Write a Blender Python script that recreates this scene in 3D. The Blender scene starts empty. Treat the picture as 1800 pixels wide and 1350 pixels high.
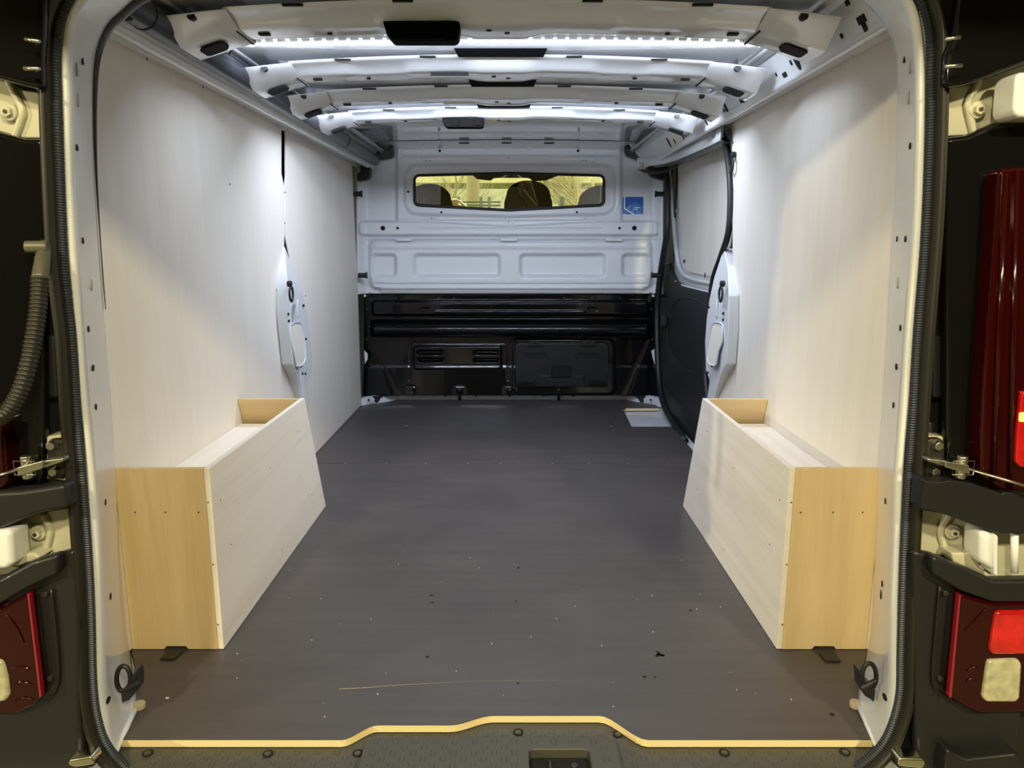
import bpy, bmesh, math, random
import numpy as np
from mathutils import Vector as V, Matrix
random.seed(4)
SC = bpy.context.scene
COL = SC.collection

# ------------------------------------------------------------------ camera
PITCH = math.radians(10.75); F = 1290.0; H = 0.875
cam = bpy.data.cameras.new('camera'); cam.sensor_width = 36; cam.lens = F/1800*36
cam.clip_start = 0.02; cam.clip_end = 200
camo = bpy.data.objects.new('camera', cam); COL.objects.link(camo)
camo.location = (0, 0, H); camo.rotation_euler = (math.pi/2-PITCH, 0, 0)
SC.camera = camo

# ------------------------------------------------------------------ world, lamps, exposure
w = bpy.data.worlds.new('overcast sky'); SC.world = w; w.use_nodes = True
bg = w.node_tree.nodes['Background']
bg.inputs[0].default_value = (0.93, 0.96, 1.0, 1); bg.inputs[1].default_value = 4.4
SC.view_settings.view_transform = 'Standard'; SC.view_settings.look = 'None'
SC.view_settings.exposure = 0.0; SC.view_settings.gamma = 1.0
SC.view_settings.use_curve_mapping = False

def area(name, loc, to, size, power, color, size_y=None):
    l = bpy.data.lights.new(name, 'AREA'); l.energy = power; l.color = color
    l.size = size
    if size_y: l.shape = 'RECTANGLE'; l.size_y = size_y
    o = bpy.data.objects.new(name, l); COL.objects.link(o); o.location = loc
    d = V(to)-V(loc); o.rotation_euler = d.to_track_quat('-Z', 'Y').to_euler()
    return o
WARM = (1.0, 0.87, 0.52)
LEDC = (0.74, 0.83, 1.0)
LED_POWER = (6.5, 15)
area('garage_lamp', (-5.6, -2.6, 2.15), (0.3, 2.0, 0.6), 0.16, 185, WARM)
area('garage_lamp', (1.55, -2.3, 3.0), (-0.1, 1.6, 0.3), 0.22, 160, WARM)
area('garage_lamp', (-1.10, -2.3, 3.0), (0, 1.6, 0.3), 0.22, 130, WARM)

# ------------------------------------------------------------------ helpers
def U(x, y, X=None, Y=None, Z=None):
    a = (x-900)/F; b = (675-y)/F
    d = V((a, math.cos(PITCH)+b*math.sin(PITCH), -math.sin(PITCH)+b*math.cos(PITCH)))
    t = X/d.x if X is not None else Y/d.y if Y is not None else (Z-H)/d.z
    return V((0, 0, H))+d*t

def link(o, parent=None):
    COL.objects.link(o)
    if parent: o.parent = parent
    return o
def mesh(name, verts, faces, mat, parent=None, smooth=False, kind=None):
    me = bpy.data.meshes.new(name); me.from_pydata([tuple(v) for v in verts], [], faces); me.update()
    return fin(name, me, mat, parent, smooth, kind)
def fin(name, me, mat, parent=None, smooth=False, kind=None):
    me.materials.append(mat)
    if smooth:
        for p in me.polygons: p.use_smooth = True
    o = link(bpy.data.objects.new(name, me), parent)
    if kind: o['kind'] = kind
    return o
def bobj(name, bm, mat, parent=None, smooth=False, kind=None, bevel=0, segs=2):
    bmesh.ops.recalc_face_normals(bm, faces=bm.faces[:])
    me = bpy.data.meshes.new(name); bm.to_mesh(me); bm.free()
    o = fin(name, me, mat, parent, smooth, kind)
    if bevel:
        m = o.modifiers.new('bevel', 'BEVEL'); m.width = bevel; m.segments = segs; m.limit_method = 'ANGLE'
        m.angle_limit = math.radians(35)
        for p in me.polygons: p.use_smooth = True
        try:
            m2 = o.modifiers.new('wn', 'WEIGHTED_NORMAL'); m2.keep_sharp = True
        except Exception: pass
    return o
def empty(name, loc=(0, 0, 0), parent=None):
    o = bpy.data.objects.new(name, None); o.location = loc; o.empty_display_size = .05
    return link(o, parent)
def tag(o, label, cat, group=None):
    o['label'] = label; o['category'] = cat
    if group: o['group'] = group
    return o
def thing(name, label, cat, group=None): return tag(empty(name), label, cat, group)
def struct(name): o = empty(name); o['kind'] = 'structure'; return o

def bm_box(bm, c, s, rot=None):
    M = Matrix.Translation(V(c)) @ (rot.to_4x4() if rot else Matrix.Identity(4)) @ Matrix.Diagonal((s[0], s[1], s[2], 1))
    bmesh.ops.create_cube(bm, size=1, matrix=M)
def box(name, c, s, mat, parent=None, bevel=0, rot=None, kind=None):
    bm = bmesh.new(); bm_box(bm, c, s, rot)
    return bobj(name, bm, mat, parent, bevel=bevel, kind=kind)
def bm_prism(bm, pts, ext, hole=None):
    ext = V(ext); pts = [V(p) for p in pts]
    def ring(ps):
        a = [bm.verts.new(p) for p in ps]; b = [bm.verts.new(p+ext) for p in ps]
        n = len(ps)
        for i in range(n):
            bm.faces.new((a[i], a[(i+1) % n], b[(i+1) % n], b[i]))
        return a, b
    if not hole:
        a, b = ring(pts); bm.faces.new(a); bm.faces.new(b[::-1]); return
    hole = [V(p) for p in hole]
    n = (pts[1]-pts[0]).cross(pts[2]-pts[1])
    def area_v(ps):
        s = V((0, 0, 0))
        for i in range(len(ps)): s += ps[i].cross(ps[(i+1) % len(ps)])
        return s
    if area_v(pts).dot(area_v(hole)) > 0: hole = hole[::-1]
    ring(pts); ring(hole)
    # nearest pair for the slit
    bi, bj = min(((i, j) for i in range(len(pts)) for j in range(len(hole))), key=lambda q: (pts[q[0]]-hole[q[1]]).length)
    loop = pts[bi:]+pts[:bi+1]+hole[bj:]+hole[:bj+1]
    vs = [bm.verts.new(p) for p in loop]; f1 = bm.faces.new(vs)
    vs = [bm.verts.new(p+ext) for p in loop][::-1]; f2 = bm.faces.new(vs)
    bmesh.ops.triangulate(bm, faces=[f1, f2])
    bmesh.ops.remove_doubles(bm, verts=bm.verts[:], dist=1e-6)
def prism(name, pts, ext, mat, parent=None, bevel=0, hole=None, kind=None):
    bm = bmesh.new(); bm_prism(bm, pts, ext, hole)
    return bobj(name, bm, mat, parent, bevel=bevel, kind=kind)
def ppoly(name, px, Y, thick, mat, parent=None, bevel=0.003, hole=None, kind=None):
    """a plate standing across the van at depth Y, thickness going deeper"""
    return prism(name, [U(x, y, Y=Y) for x, y in px], (0, thick, 0), mat, parent, bevel,
                 [U(x, y, Y=Y) for x, y in hole] if hole else None, kind)
def xpoly(name, px, X, thick, mat, parent=None, bevel=0.002, hole=None):
    """a plate lying along the side of the van at X"""
    return prism(name, [U(x, y, X=X) for x, y in px], (thick, 0, 0), mat, parent, bevel,
                 [U(x, y, X=X) for x, y in hole] if hole else None)
def smooth_path(pts, n=6):
    pts = [V(p) for p in pts]; out = []
    for i in range(len(pts)-1):
        p0 = pts[max(i-1, 0)]; p1 = pts[i]; p2 = pts[i+1]; p3 = pts[min(i+2, len(pts)-1)]
        for k in range(n):
            t = k/n
            out.append(0.5*((2*p1)+(-p0+p2)*t+(2*p0-5*p1+4*p2-p3)*t*t+(-p0+3*p1-3*p2+p3)*t**3))
    out.append(pts[-1]); return out
def bm_tube(bm, path, r, segs=10, closed=False, flat=1.0, ref=None):
    """r: number or function of the index; flat squeezes the section along the second axis"""
    path = [V(p) for p in path]; n = len(path); rings = []
    up = V(ref) if ref else V((0, 0, 1)); prev = None
    for i, p in enumerate(path):
        if closed: t = (path[(i+1) % n]-path[i-1])
        else: t = path[min(i+1, n-1)]-path[max(i-1, 0)]
        t.normalize()
        u = (prev if prev is not None and not ref else up)
        u = u-t*u.dot(t)
        if u.length < 1e-4: u = V((1, 0, 0))-t*t.x
        u.normalize(); v = t.cross(u); prev = u
        rr = r(i) if callable(r) else r
        rings.append([bm.verts.new(p+(u*math.cos(a)*flat+v*math.sin(a))*rr) for a in [2*math.pi*k/segs for k in range(segs)]])
    m = n if closed else n-1
    for i in range(m):
        A = rings[i]; B = rings[(i+1) % n]
        for k in range(segs): bm.faces.new((A[k], A[(k+1) % segs], B[(k+1) % segs], B[k]))
    if not closed:
        bm.faces.new(rings[0][::-1]); bm.faces.new(rings[-1])
def tube(name, path, r, mat, parent=None, segs=10, closed=False, flat=1.0, ref=None, smooth=True):
    bm = bmesh.new(); bm_tube(bm, path, r, segs, closed, flat, ref)
    return bobj(name, bm, mat, parent, smooth=smooth)
def bm_cyl(bm, p, axis, r, h, segs=16, r2=None):
    M = Matrix.Translation(V(p)) @ V((0, 0, 1)).rotation_difference(V(axis)).to_matrix().to_4x4()
    bmesh.ops.create_cone(bm, cap_ends=True, segments=segs, radius1=r, radius2=r if r2 is None else r2, depth=h, matrix=M)
def cyl(name, p, axis, r, h, mat, parent=None, segs=16, bevel=0, r2=None, kind=None):
    bm = bmesh.new(); bm_cyl(bm, p, axis, r, h, segs, r2)
    return bobj(name, bm, mat, parent, bevel=bevel, kind=kind)
def loft(name, secs, mat, parent=None, smooth=True, closed=False):
    verts = [p for s in secs for p in s]; m = len(secs[0]); faces = []
    for i in range(len(secs)-1):
        for k in range(m if closed else m-1):
            a = i*m+k; b = i*m+(k+1) % m
            faces.append((a, b, b+m, a+m))
    return mesh(name, verts, faces, mat, parent, smooth)

# ------------------------------------------------------------------ materials
def nodes(name):
    m = bpy.data.materials.new(name); m.use_nodes = True
    nt = m.node_tree; return m, nt, nt.nodes['Principled BSDF']
def simple(name, col, rough=.5, metal=0, coat=0, spec=.5, noise=0, nscale=30, bump=0, bscale=200, emis=None, estr=0):
    m, nt, b = nodes(name); b.inputs['Base Color'].default_value = (*col, 1)
    b.inputs['Roughness'].default_value = rough; b.inputs['Metallic'].default_value = metal
    b.inputs['Coat Weight'].default_value = coat; b.inputs['Coat Roughness'].default_value = .05
    b.inputs['Specular IOR Level'].default_value = spec
    tc = nt.nodes.new('ShaderNodeTexCoord')
    if noise:
        n = nt.nodes.new('ShaderNodeTexNoise'); n.inputs['Scale'].default_value = nscale; n.inputs['Detail'].default_value = 5
        nt.links.new(tc.outputs['Object'], n.inputs['Vector'])
        r = nt.nodes.new('ShaderNodeMapRange'); r.inputs[3].default_value = 1-noise; r.inputs[4].default_value = 1+noise
        nt.links.new(n.outputs['Fac'], r.inputs[0])
        x = nt.nodes.new('ShaderNodeVectorMath'); x.operation = 'SCALE'; x.inputs[0].default_value = col
        nt.links.new(r.outputs[0], x.inputs['Scale']); nt.links.new(x.outputs[0], b.inputs['Base Color'])
    if bump:
        n = nt.nodes.new('ShaderNodeTexNoise'); n.inputs['Scale'].default_value = bscale; n.inputs['Detail'].default_value = 3
        nt.links.new(tc.outputs['Object'], n.inputs['Vector'])
        bp = nt.nodes.new('ShaderNodeBump'); bp.inputs['Strength'].default_value = bump; bp.inputs['Distance'].default_value = .002
        nt.links.new(n.outputs['Fac'], bp.inputs['Height']); nt.links.new(bp.outputs[0], b.inputs['Normal'])
    if emis:
        b.inputs['Emission Color'].default_value = (*emis, 1); b.inputs['Emission Strength'].default_value = estr
    return m
def plywood(name, c1, c2, axis='Z', scale=1.0, rough=.55, amt=1.0):
    """rotary cut veneer: stretched noise along the grain axis, with faint cathedral figures"""
    m, nt, b = nodes(name); b.inputs['Roughness'].default_value = rough
    tc = nt.nodes.new('ShaderNodeTexCoord')
    mp = nt.nodes.new('ShaderNodeMapping'); s = [9*scale]*3; s['XYZ'.index(axis)] = .45*scale; mp.inputs['Scale'].default_value = s
    nt.links.new(tc.outputs['Object'], mp.inputs['Vector'])
    n1 = nt.nodes.new('ShaderNodeTexNoise'); n1.inputs['Scale'].default_value = 1.6; n1.inputs['Detail'].default_value = 7; n1.inputs['Distortion'].default_value = .6
    n2 = nt.nodes.new('ShaderNodeTexNoise'); n2.inputs['Scale'].default_value = 16; n2.inputs['Detail'].default_value = 4
    n3 = nt.nodes.new('ShaderNodeTexNoise'); n3.inputs['Scale'].default_value = 3.0; n3.inputs['Detail'].default_value = 3
    nt.links.new(mp.outputs[0], n1.inputs['Vector']); nt.links.new(mp.outputs[0], n2.inputs['Vector']); nt.links.new(tc.outputs['Object'], n3.inputs['Vector'])
    a = nt.nodes.new('ShaderNodeMath'); a.operation = 'MULTIPLY_ADD'; a.inputs[1].default_value = .35
    nt.links.new(n2.outputs['Fac'], a.inputs[0]); nt.links.new(n1.outputs['Fac'], a.inputs[2])
    a2 = nt.nodes.new('ShaderNodeMath'); a2.operation = 'MULTIPLY_ADD'; a2.inputs[1].default_value = .4
    nt.links.new(n3.outputs['Fac'], a2.inputs[0]); nt.links.new(a.outputs[0], a2.inputs[2])
    cr = nt.nodes.new('ShaderNodeValToRGB'); cr.color_ramp.elements[0].position = .62; cr.color_ramp.elements[1].position = 1.1 if False else 1.0
    cr.color_ramp.elements[0].color = (*c2, 1); cr.color_ramp.elements[1].color = (*c1, 1)
    nt.links.new(a2.outputs[0], cr.inputs[0]); nt.links.new(cr.outputs[0], b.inputs['Base Color'])
    bp = nt.nodes.new('ShaderNodeBump'); bp.inputs['Strength'].default_value = .08; bp.inputs['Distance'].default_value = .001
    nt.links.new(n2.outputs['Fac'], bp.inputs['Height']); nt.links.new(bp.outputs[0], b.inputs['Normal'])
    return m
def ply_edge(name, axis='Z', pitch=.003):
    m, nt, b = nodes(name); b.inputs['Roughness'].default_value = .6
    tc = nt.nodes.new('ShaderNodeTexCoord'); wv = nt.nodes.new('ShaderNodeTexWave')
    wv.bands_direction = axis; wv.inputs['Scale'].default_value = .314/pitch; wv.inputs['Distortion'].default_value = .3
    nt.links.new(tc.outputs['Object'], wv.inputs['Vector'])
    cr = nt.nodes.new('ShaderNodeValToRGB'); cr.color_ramp.elements[0].color = (.62, .47, .24, 1); cr.color_ramp.elements[1].color = (1.0, .86, .48, 1)
    nt.links.new(wv.outputs['Fac'], cr.inputs[0]); nt.links.new(cr.outputs[0], b.inputs['Base Color'])
    return m
def floor_mat():
    m, nt, b = nodes('phenolic_film'); tc = nt.nodes.new('ShaderNodeTexCoord')
    n = nt.nodes.new('ShaderNodeTexNoise'); n.inputs['Scale'].default_value = 3.5; n.inputs['Detail'].default_value = 8; n.inputs['Roughness'].default_value = .6
    nt.links.new(tc.outputs['Object'], n.inputs['Vector'])
    mp = nt.nodes.new('ShaderNodeMapping'); mp.inputs['Scale'].default_value = (2, 26, 1)
    nt.links.new(tc.outputs['Object'], mp.inputs['Vector'])
    n4 = nt.nodes.new('ShaderNodeTexNoise'); n4.inputs['Scale'].default_value = 1.5; n4.inputs['Detail'].default_value = 6
    nt.links.new(mp.outputs[0], n4.inputs['Vector'])
    cr = nt.nodes.new('ShaderNodeValToRGB'); cr.color_ramp.elements[0].position = .3; cr.color_ramp.elements[1].position = .75
    cr.color_ramp.elements[0].color = (.040, .035, .036, 1); cr.color_ramp.elements[1].color = (.070, .062, .064, 1)
    ad = nt.nodes.new('ShaderNodeMath'); ad.operation = 'MULTIPLY_ADD'; ad.inputs[1].default_value = .5
    sb = nt.nodes.new('ShaderNodeMath'); sb.operation = 'MULTIPLY'; sb.inputs[1].default_value = .6
    nt.links.new(n.outputs['Fac'], sb.inputs[0]); nt.links.new(n4.outputs['Fac'], ad.inputs[0]); nt.links.new(sb.outputs[0], ad.inputs[2])
    nt.links.new(ad.outputs[0], cr.inputs[0]); nt.links.new(cr.outputs[0], b.inputs['Base Color'])
    rr = nt.nodes.new('ShaderNodeMapRange'); rr.inputs[3].default_value = .36; rr.inputs[4].default_value = .50; b.inputs['Specular IOR Level'].default_value = .75
    nt.links.new(n.outputs['Fac'], rr.inputs[0]); nt.links.new(rr.outputs[0], b.inputs['Roughness'])
    # pressed wire mesh
    ms = nt.nodes.new('ShaderNodeMapping'); ms.inputs['Rotation'].default_value = (0, 0, math.radians(45)); ms.inputs['Scale'].default_value = (260, 260, 260)
    nt.links.new(tc.outputs['Object'], ms.inputs['Vector'])
    ck = nt.nodes.new('ShaderNodeTexVoronoi'); ck.inputs['Scale'].default_value = 1.0; ck.inputs['Randomness'].default_value = 0.05
    nt.links.new(ms.outputs[0], ck.inputs['Vector'])
    bp = nt.nodes.new('ShaderNodeBump'); bp.inputs['Strength'].default_value = .35; bp.inputs['Distance'].default_value = .001
    nt.links.new(ck.outputs['Distance'], bp.inputs['Height']); nt.links.new(bp.outputs[0], b.inputs['Normal'])
    return m

PAINT = simple('white_van_paint', (.72, .74, .77), .33, coat=.55, noise=.015, nscale=4, bump=.03, bscale=60)
PAINTR = simple('white_roof_paint', (.69, .71, .74), .20, coat=1.0, bump=.025, bscale=9)
PAINTY = simple('white_outer_paint', (.47, .45, .34), .35, coat=.5, noise=.08, nscale=14)
PLY = plywood('pale_birch_veneer', (.775, .73, .665), (.725, .675, .60), 'Z', .8)
PLYS = plywood('pale_box_veneer', (.86, .81, .75), (.76, .70, .64), 'Y', 1.0)
PLYY = plywood('golden_poplar_veneer', (.74, .57, .33), (.62, .455, .235), 'Z', 1.0)
PLYYX = plywood('golden_inner_veneer', (.76, .60, .36), (.62, .46, .24), 'X', 1.2)
PEDGE = ply_edge('plywood_edge')
FLOORM = floor_mat()
BLK = simple('black_moulded_plastic', (.012, .012, .014), .40, spec=.4, coat=.05, bump=.06, bscale=300)
BLKG = simple('glossy_black_plastic', (.004, .004, .0045), .17, spec=.18, coat=.42)
TRIM = simple('charcoal_trim_plastic', (.014, .015, .018), .55, bump=.12, bscale=500)
RUB = simple('black_rubber', (.008, .008, .009), .5)
RUBN = simple('ribbed_seal_rubber', (.022, .027, .042), .5)
FLAP = simple('seal_flap_rubber', (.016, .0145, .011), .42)
PIPE = simple('dark_grey_tube_plastic', (.035, .038, .046), .38, coat=.1)
SILLM = simple('grey_sill_plastic', (.060, .059, .050), .45, noise=.12, nscale=25, bump=.12, bscale=400)
STEEL = simple('zinc_steel', (.55, .54, .48), .32, metal=1, noise=.1, nscale=60)
DSTEEL = simple('dark_steel', (.05, .048, .042), .4, metal=.6)
HOLE = simple('dark_cavity', (.004, .004, .005), .9)
GALV = simple('galvanised_rail', (.42, .43, .45), .35, metal=.8)
RED = simple('dark_red_lens', (.022, .0010, .0012), .12, spec=.25, coat=.25)
REDB = simple('bright_red_lens', (.42, .005, .006), .12, coat=1, emis=(1, .02, .01), estr=.10, noise=.9, nscale=30)  # bright red with a weak emission of its own
AMBER = simple('amber_glow', (1, .4, .05), .3, emis=(1, .35, .05), estr=4)  # small amber patch on the lens, emissive
CLEAR = simple('clear_lamp_lens', (.42, .40, .27), .12, coat=1, noise=.5, nscale=70)
STK_B = simple('blue_print', (.012, .10, .42), .45)
STK_L = simple('light_blue_print', (.06, .20, .50), .45)
STK_W = simple('white_print', (.85, .88, .9), .45)
LEDM = simple('led_chip', (1, 1, 1), .4, emis=(.85, .93, 1), estr=12)
TAPE = simple('led_tape', (.9, .92, .95), .4, emis=(.85, .93, 1), estr=1.2)
SEAT = simple('seat_cloth', (.012, .013, .014), .8)
SEATG = simple('grey_cab_trim', (.05, .05, .05), .6)
GWALL = simple('garage_wall_plaster', (.27, .25, .15), .8, noise=.1, nscale=2)
GCEIL = simple('garage_ceiling', (.36, .33, .22), .8)
GFLOOR = simple('garage_concrete', (.26, .25, .16), .5, noise=.15, nscale=3)
BARK = simple('tree_bark', (.34, .29, .20), .9, noise=.3, nscale=20)
FENCE = simple('fence_metal', (.10, .12, .10), .6)
FACADE = simple('pale_render', (.84, .84, .80), .8, noise=.05, nscale=1)
CARP = simple('car_paint', (.50, .36, .30), .3, coat=1)
ASPH = simple('street_asphalt', (.28, .28, .27), .8)
# yellow tinted glass that also mirrors the dark side
GLASS = bpy.data.materials.new('yellow_tinted_glass'); GLASS.use_nodes = True
nt = GLASS.node_tree; nt.nodes.clear()
o_ = nt.nodes.new('ShaderNodeOutputMaterial'); mx = nt.nodes.new('ShaderNodeMixShader'); tr = nt.nodes.new('ShaderNodeBsdfTransparent'); gl = nt.nodes.new('ShaderNodeBsdfGlossy'); fr = nt.nodes.new('ShaderNodeFresnel')
tr.inputs[0].default_value = (.97, .94, .50, 1); gl.inputs['Roughness'].default_value = .0; gl.inputs['Color'].default_value = (1, 1, 1, 1); fr.inputs[0].default_value = 2.9
nt.links.new(fr.outputs[0], mx.inputs[0]); nt.links.new(tr.outputs[0], mx.inputs[1]); nt.links.new(gl.outputs[0], mx.inputs[2]); nt.links.new(mx.outputs[0], o_.inputs[0])
WIND = bpy.data.materials.new('windscreen_glass'); WIND.use_nodes = True
nt = WIND.node_tree; nt.nodes.clear()
o_ = nt.nodes.new('ShaderNodeOutputMaterial'); tr = nt.nodes.new('ShaderNodeBsdfTransparent'); tr.inputs[0].default_value = (.92, .95, .92, 1)
mx = nt.nodes.new('ShaderNodeMixShader'); gl = nt.nodes.new('ShaderNodeBsdfGlossy'); gl.inputs['Roughness'].default_value = 0; mx.inputs[0].default_value = .05
nt.links.new(tr.outputs[0], mx.inputs[1]); nt.links.new(gl.outputs[0], mx.inputs[2]); nt.links.new(mx.outputs[0], o_.inputs[0])

XL, XR, CX = -.835, .779, -.028     # lining planes and the van's centre line
def mir(p): return V((2*CX-p[0], p[1], p[2]))
def dark_hole(x, y, r, parent, Y=None, X=None, ry=None, name='hole'):
    """small punched hole: a dark plug whose face lies just proud of the sheet"""
    p = U(x, y, X=X, Y=Y)
    if Y is not None: c = cyl(name, p, (0, 1, 0), r, .004, HOLE, parent, 12)
    else: c = cyl(name, p, (1, 0, 0), r, .004, HOLE, parent, 12)
    return c

# ================================================================== FLOOR
floor = struct('floor')
# steel load floor under the boards
box('steel_pan', (CX, 2.60, -.055), (1.74, 3.05, .05), PAINT, floor)
notch = []
def nf(x): return U(x, 1300, Z=0)
near = [(213, 1300), (600, 1300)]
edge = [V((-.703, 1.178, 0)), V((-.307, 1.178, 0))]
def ease(a, b, n=8):
    return [V((a[0]+(b[0]-a[0])*t, a[1]+(b[1]-a[1])*(t*t*(3-2*t)), 0)) for t in [k/n for k in range(1, n+1)]]
edge += ease((-.307, 1.178), (-.25, 1.219)); edge.append(V((-.115, 1.219, 0)))
edge += ease((-.115, 1.219), (-.035, 1.247)); edge.append(V((.165, 1.247, 0)))
edge += ease((.165, 1.247), (.245, 1.178)); edge.append(V((.65, 1.178, 0)))
board1 = [V(p) for p in edge]+[V((.663, 1.277, 0)), V((.69, 1.30, 0)), V((.745, 1.42, 0)), V((XR+.004, 1.48, 0)), V((XR+.004, 2.872, 0)), V((XL-.004, 2.872, 0)), V((XL-.004, 1.48, 0)), V((-.80, 1.42, 0)), V((-.745, 1.30, 0)), V((-.718, 1.277, 0))]
def board(name, pts, parent):
    top = prism(name, pts, (0, 0, -.0012), FLOORM, parent)
    e = prism('board_edge', [p+V((0, 0, -.0012)) for p in pts], (0, 0, -.0135), PEDGE, top)
    e['label'] = 'pale layered plywood edge'
    return top
board('board', board1, floor)
b2 = [V((XL-.004, 2.876, 0)), V((XR+.004, 2.876, 0)), V((XR+.004, 3.49, 0)), V((.585, 3.49, 0)), V((.60, 3.86, 0)), V((.62, 3.90, 0)), V((.80, 3.905, 0)), V((.80, 3.985, 0)), V((.653, 4.12, 0)), V((-.653, 4.12, 0)), V((-.815, 3.985, 0)), V((XL-.004, 3.96, 0))]
board('board', b2, floor)
# white steel seen through the cut-out by the sliding door
prism('cutout_steel', [U(1090, 718, Z=-.02), U(1175, 716, Z=-.02), U(1180, 752, Z=-.02), U(1100, 752, Z=-.02)], (0, 0, -.004), PAINT, floor)
# countersunk screws along the joint and two bare fixings
bm = bmesh.new()
for x in (607, 679, 748, 822, 880, 971, 1035, 1103, 1174): bm_cyl(bm, U(x, 814.5, Z=.0), (0, 0, 1), .0035, .0016, 10)
bobj('joint_screw', bm, STEEL, floor, kind='stuff')
for x, y in ((714, 747), (1074, 747)):
    cyl('floor_bolt', U(x, y, Z=.001), (0, 0, 1), .011, .005, STEEL, floor, 14, .001)
# screw plugs / drilled marks in the film
bm = bmesh.new()
for x, y, r in ((759, 1047, .004), (760, 1059, .003), (907, 1057, .003), (911, 998, .004), (751, 1155, .004), (1133, 1190, .004), (910, 1201, .003), (1152, 1190, .0025), (1214, 1073, .004), (1463, 1256, .005)):
    bm_cyl(bm, U(x, y, Z=0), (0, 0, 1), r, .0012, 8)
bobj('drilled_mark', bm, HOLE, floor, kind='stuff')
bm = bmesh.new()
for k in range(16):
    a = random.random()*6.28; r = random.random()*.011; p = U(1158, 1150, Z=0)+V((math.cos(a)*r, math.sin(a)*r*1.2, 0))
    bm_cyl(bm, p, (0, 0, 1), .0022+random.random()*.0022, .0012, 6)
bobj('black_glue_spot', bm, HOLE, floor, kind='stuff')
# crumbs of sawdust
SBOLT = simple('dull_bolt', (.12, .115, .09), .35, metal=.5)
HOLDER = simple('dull_black_plastic', (.004, .004, .004), .6, spec=.02)
SAW = simple('sawdust_crumb', (.8, .78, .7), .7)
bm = bmesh.new()
for k in range(46):
    x = random.uniform(-.62, .6); y = random.uniform(1.24, 2.0); s = random.uniform(.0007, .0016)
    bm_box(bm, (x, y, s*.4), (s, s*1.4, s*.8), Matrix.Rotation(random.random()*3, 3, 'Z'))
bm_box(bm, U(294, 1227, Z=.001), (.006, .003, .002))
bobj('sawdust_crumb', bm, SAW, floor, kind='stuff')
# long pale scuff
bm = bmesh.new(); pth = [U(x, y, Z=.0004) for x, y in ((596, 1211), (640, 1209), (690, 1205), (760, 1201), (850, 1197), (980, 1196))]
SCF = simple('scuff_mark', (.22, .19, .15), .7, noise=.4, nscale=90)
bm_tube(bm, smooth_path(pth, 4), lambda i: .0022*(1-i/24), 6, flat=.12)
bobj('scuff_mark', bm, SCF, floor)
# white steel lip under the bulkhead, with holes, plugs and two black rods
lipz = [(-.835, 3.975), (-.82, 3.99), (-.655, 4.128), (.655, 4.128), (.82, 3.99), (.84, 3.97)]
loft('steel_lip', [[V((x, y, -.012)), V((x, y, .036)), V((x, y+.03, .040))] for x, y in lipz], PAINT, floor, smooth=False)
for x in (783, 836, 896, 956, 1008): dark_hole(x, 696, .0055, floor, Y=4.127)
for x in (648, 1144): dark_hole(x, 703, .006, floor, Y=4.0)
for x in (808, 982): tube('black_rod', [U(x, 688, Y=4.118), U(x, 703, Y=4.118)], .009, BLK, floor, 8)

# ================================================================== SIDE WALLS
ZT = 1.297
def quadpanel(name, X, th, yz, mat, parent, hole=None, bevel=.0015):
    return prism(name, [V((X, y, z)) for y, z in yz], (th, 0, 0), mat, parent, bevel, hole)
wl = struct('wall_left'); wr = struct('wall_right')
def PX(X, x, y): p = U(x, y, X=X); return (p.y, p.z)
lp1 = [(1.40, .002), (2.88, .002), (2.90, .30), PX(XL, 516, 600), PX(XL, 507, 520), PX(XL, 499, 470), PX(XL, 500, 415), PX(XL, 500, 330), PX(XL, 495, 305), PX(XL, 495, 216), (1.40, ZT+.01)]
quadpanel('lining_panel', XL, -.006, lp1, PLY, wl)
lp2 = [(2.905, .002), (3.975, .002), (4.0, .62), (3.98, 1.29), PX(XL, 502, 222), PX(XL, 502.5, 310), PX(XL, 500.5, 330), PX(XL, 501, 410), PX(XL, 512, 470), PX(XL, 530, 510), PX(XL, 545, 600), (2.905, .30)]
quadpanel('lining_panel', XL, -.006, lp2, PLY, wl)
rp = [(1.40, .002), (2.80, .002), PX(XR, 1262, 680), PX(XR, 1284, 560), PX(XR, 1288, 480), PX(XR, 1286, 213), (1.40, ZT+.005)]
quadpanel('lining_panel', XR, .006, rp, PLY, wr)
# body sheet behind the linings
box('body_side', (XL-.065, 2.70, .62), (.03, 2.9, 1.75), HOLE, wl)
box('body_side', (XR+.065, 2.05, .62), (.03, 1.55, 1.75), HOLE, wr)
box('body_side', (XR+.18, 3.4, .62), (.03, 1.5, 1.75), PAINTY, wr)
box('wheel_arch_cap', (XL-.04, 2.10, .62), (.05, 1.40, 1.28), HOLE, wl) if False else None
# screws in the linings
bm = bmesh.new()
for x, y in ((258, 104), (357, 153), (430, 189), (487, 217), (506, 227), (500, 338), (502, 338), (501, 392), (486, 509), (537, 520), (404, 324)):
    bm_cyl(bm, U(x, y, X=XL+.0005), (1, 0, 0), .0028, .0015, 8)
bobj('panel_screw', bm, DSTEEL, wl, kind='stuff')
bm = bmesh.new()
for x, y in ((1500, 97), (1409, 147), (1342, 184), (1290, 215), (1289, 333), (1293, 506)):
    bm_cyl(bm, U(x, y, X=XR-.0005), (1, 0, 0), .0028, .0015, 8)
bobj('panel_screw', bm, DSTEEL, wr, kind='stuff')

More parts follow.
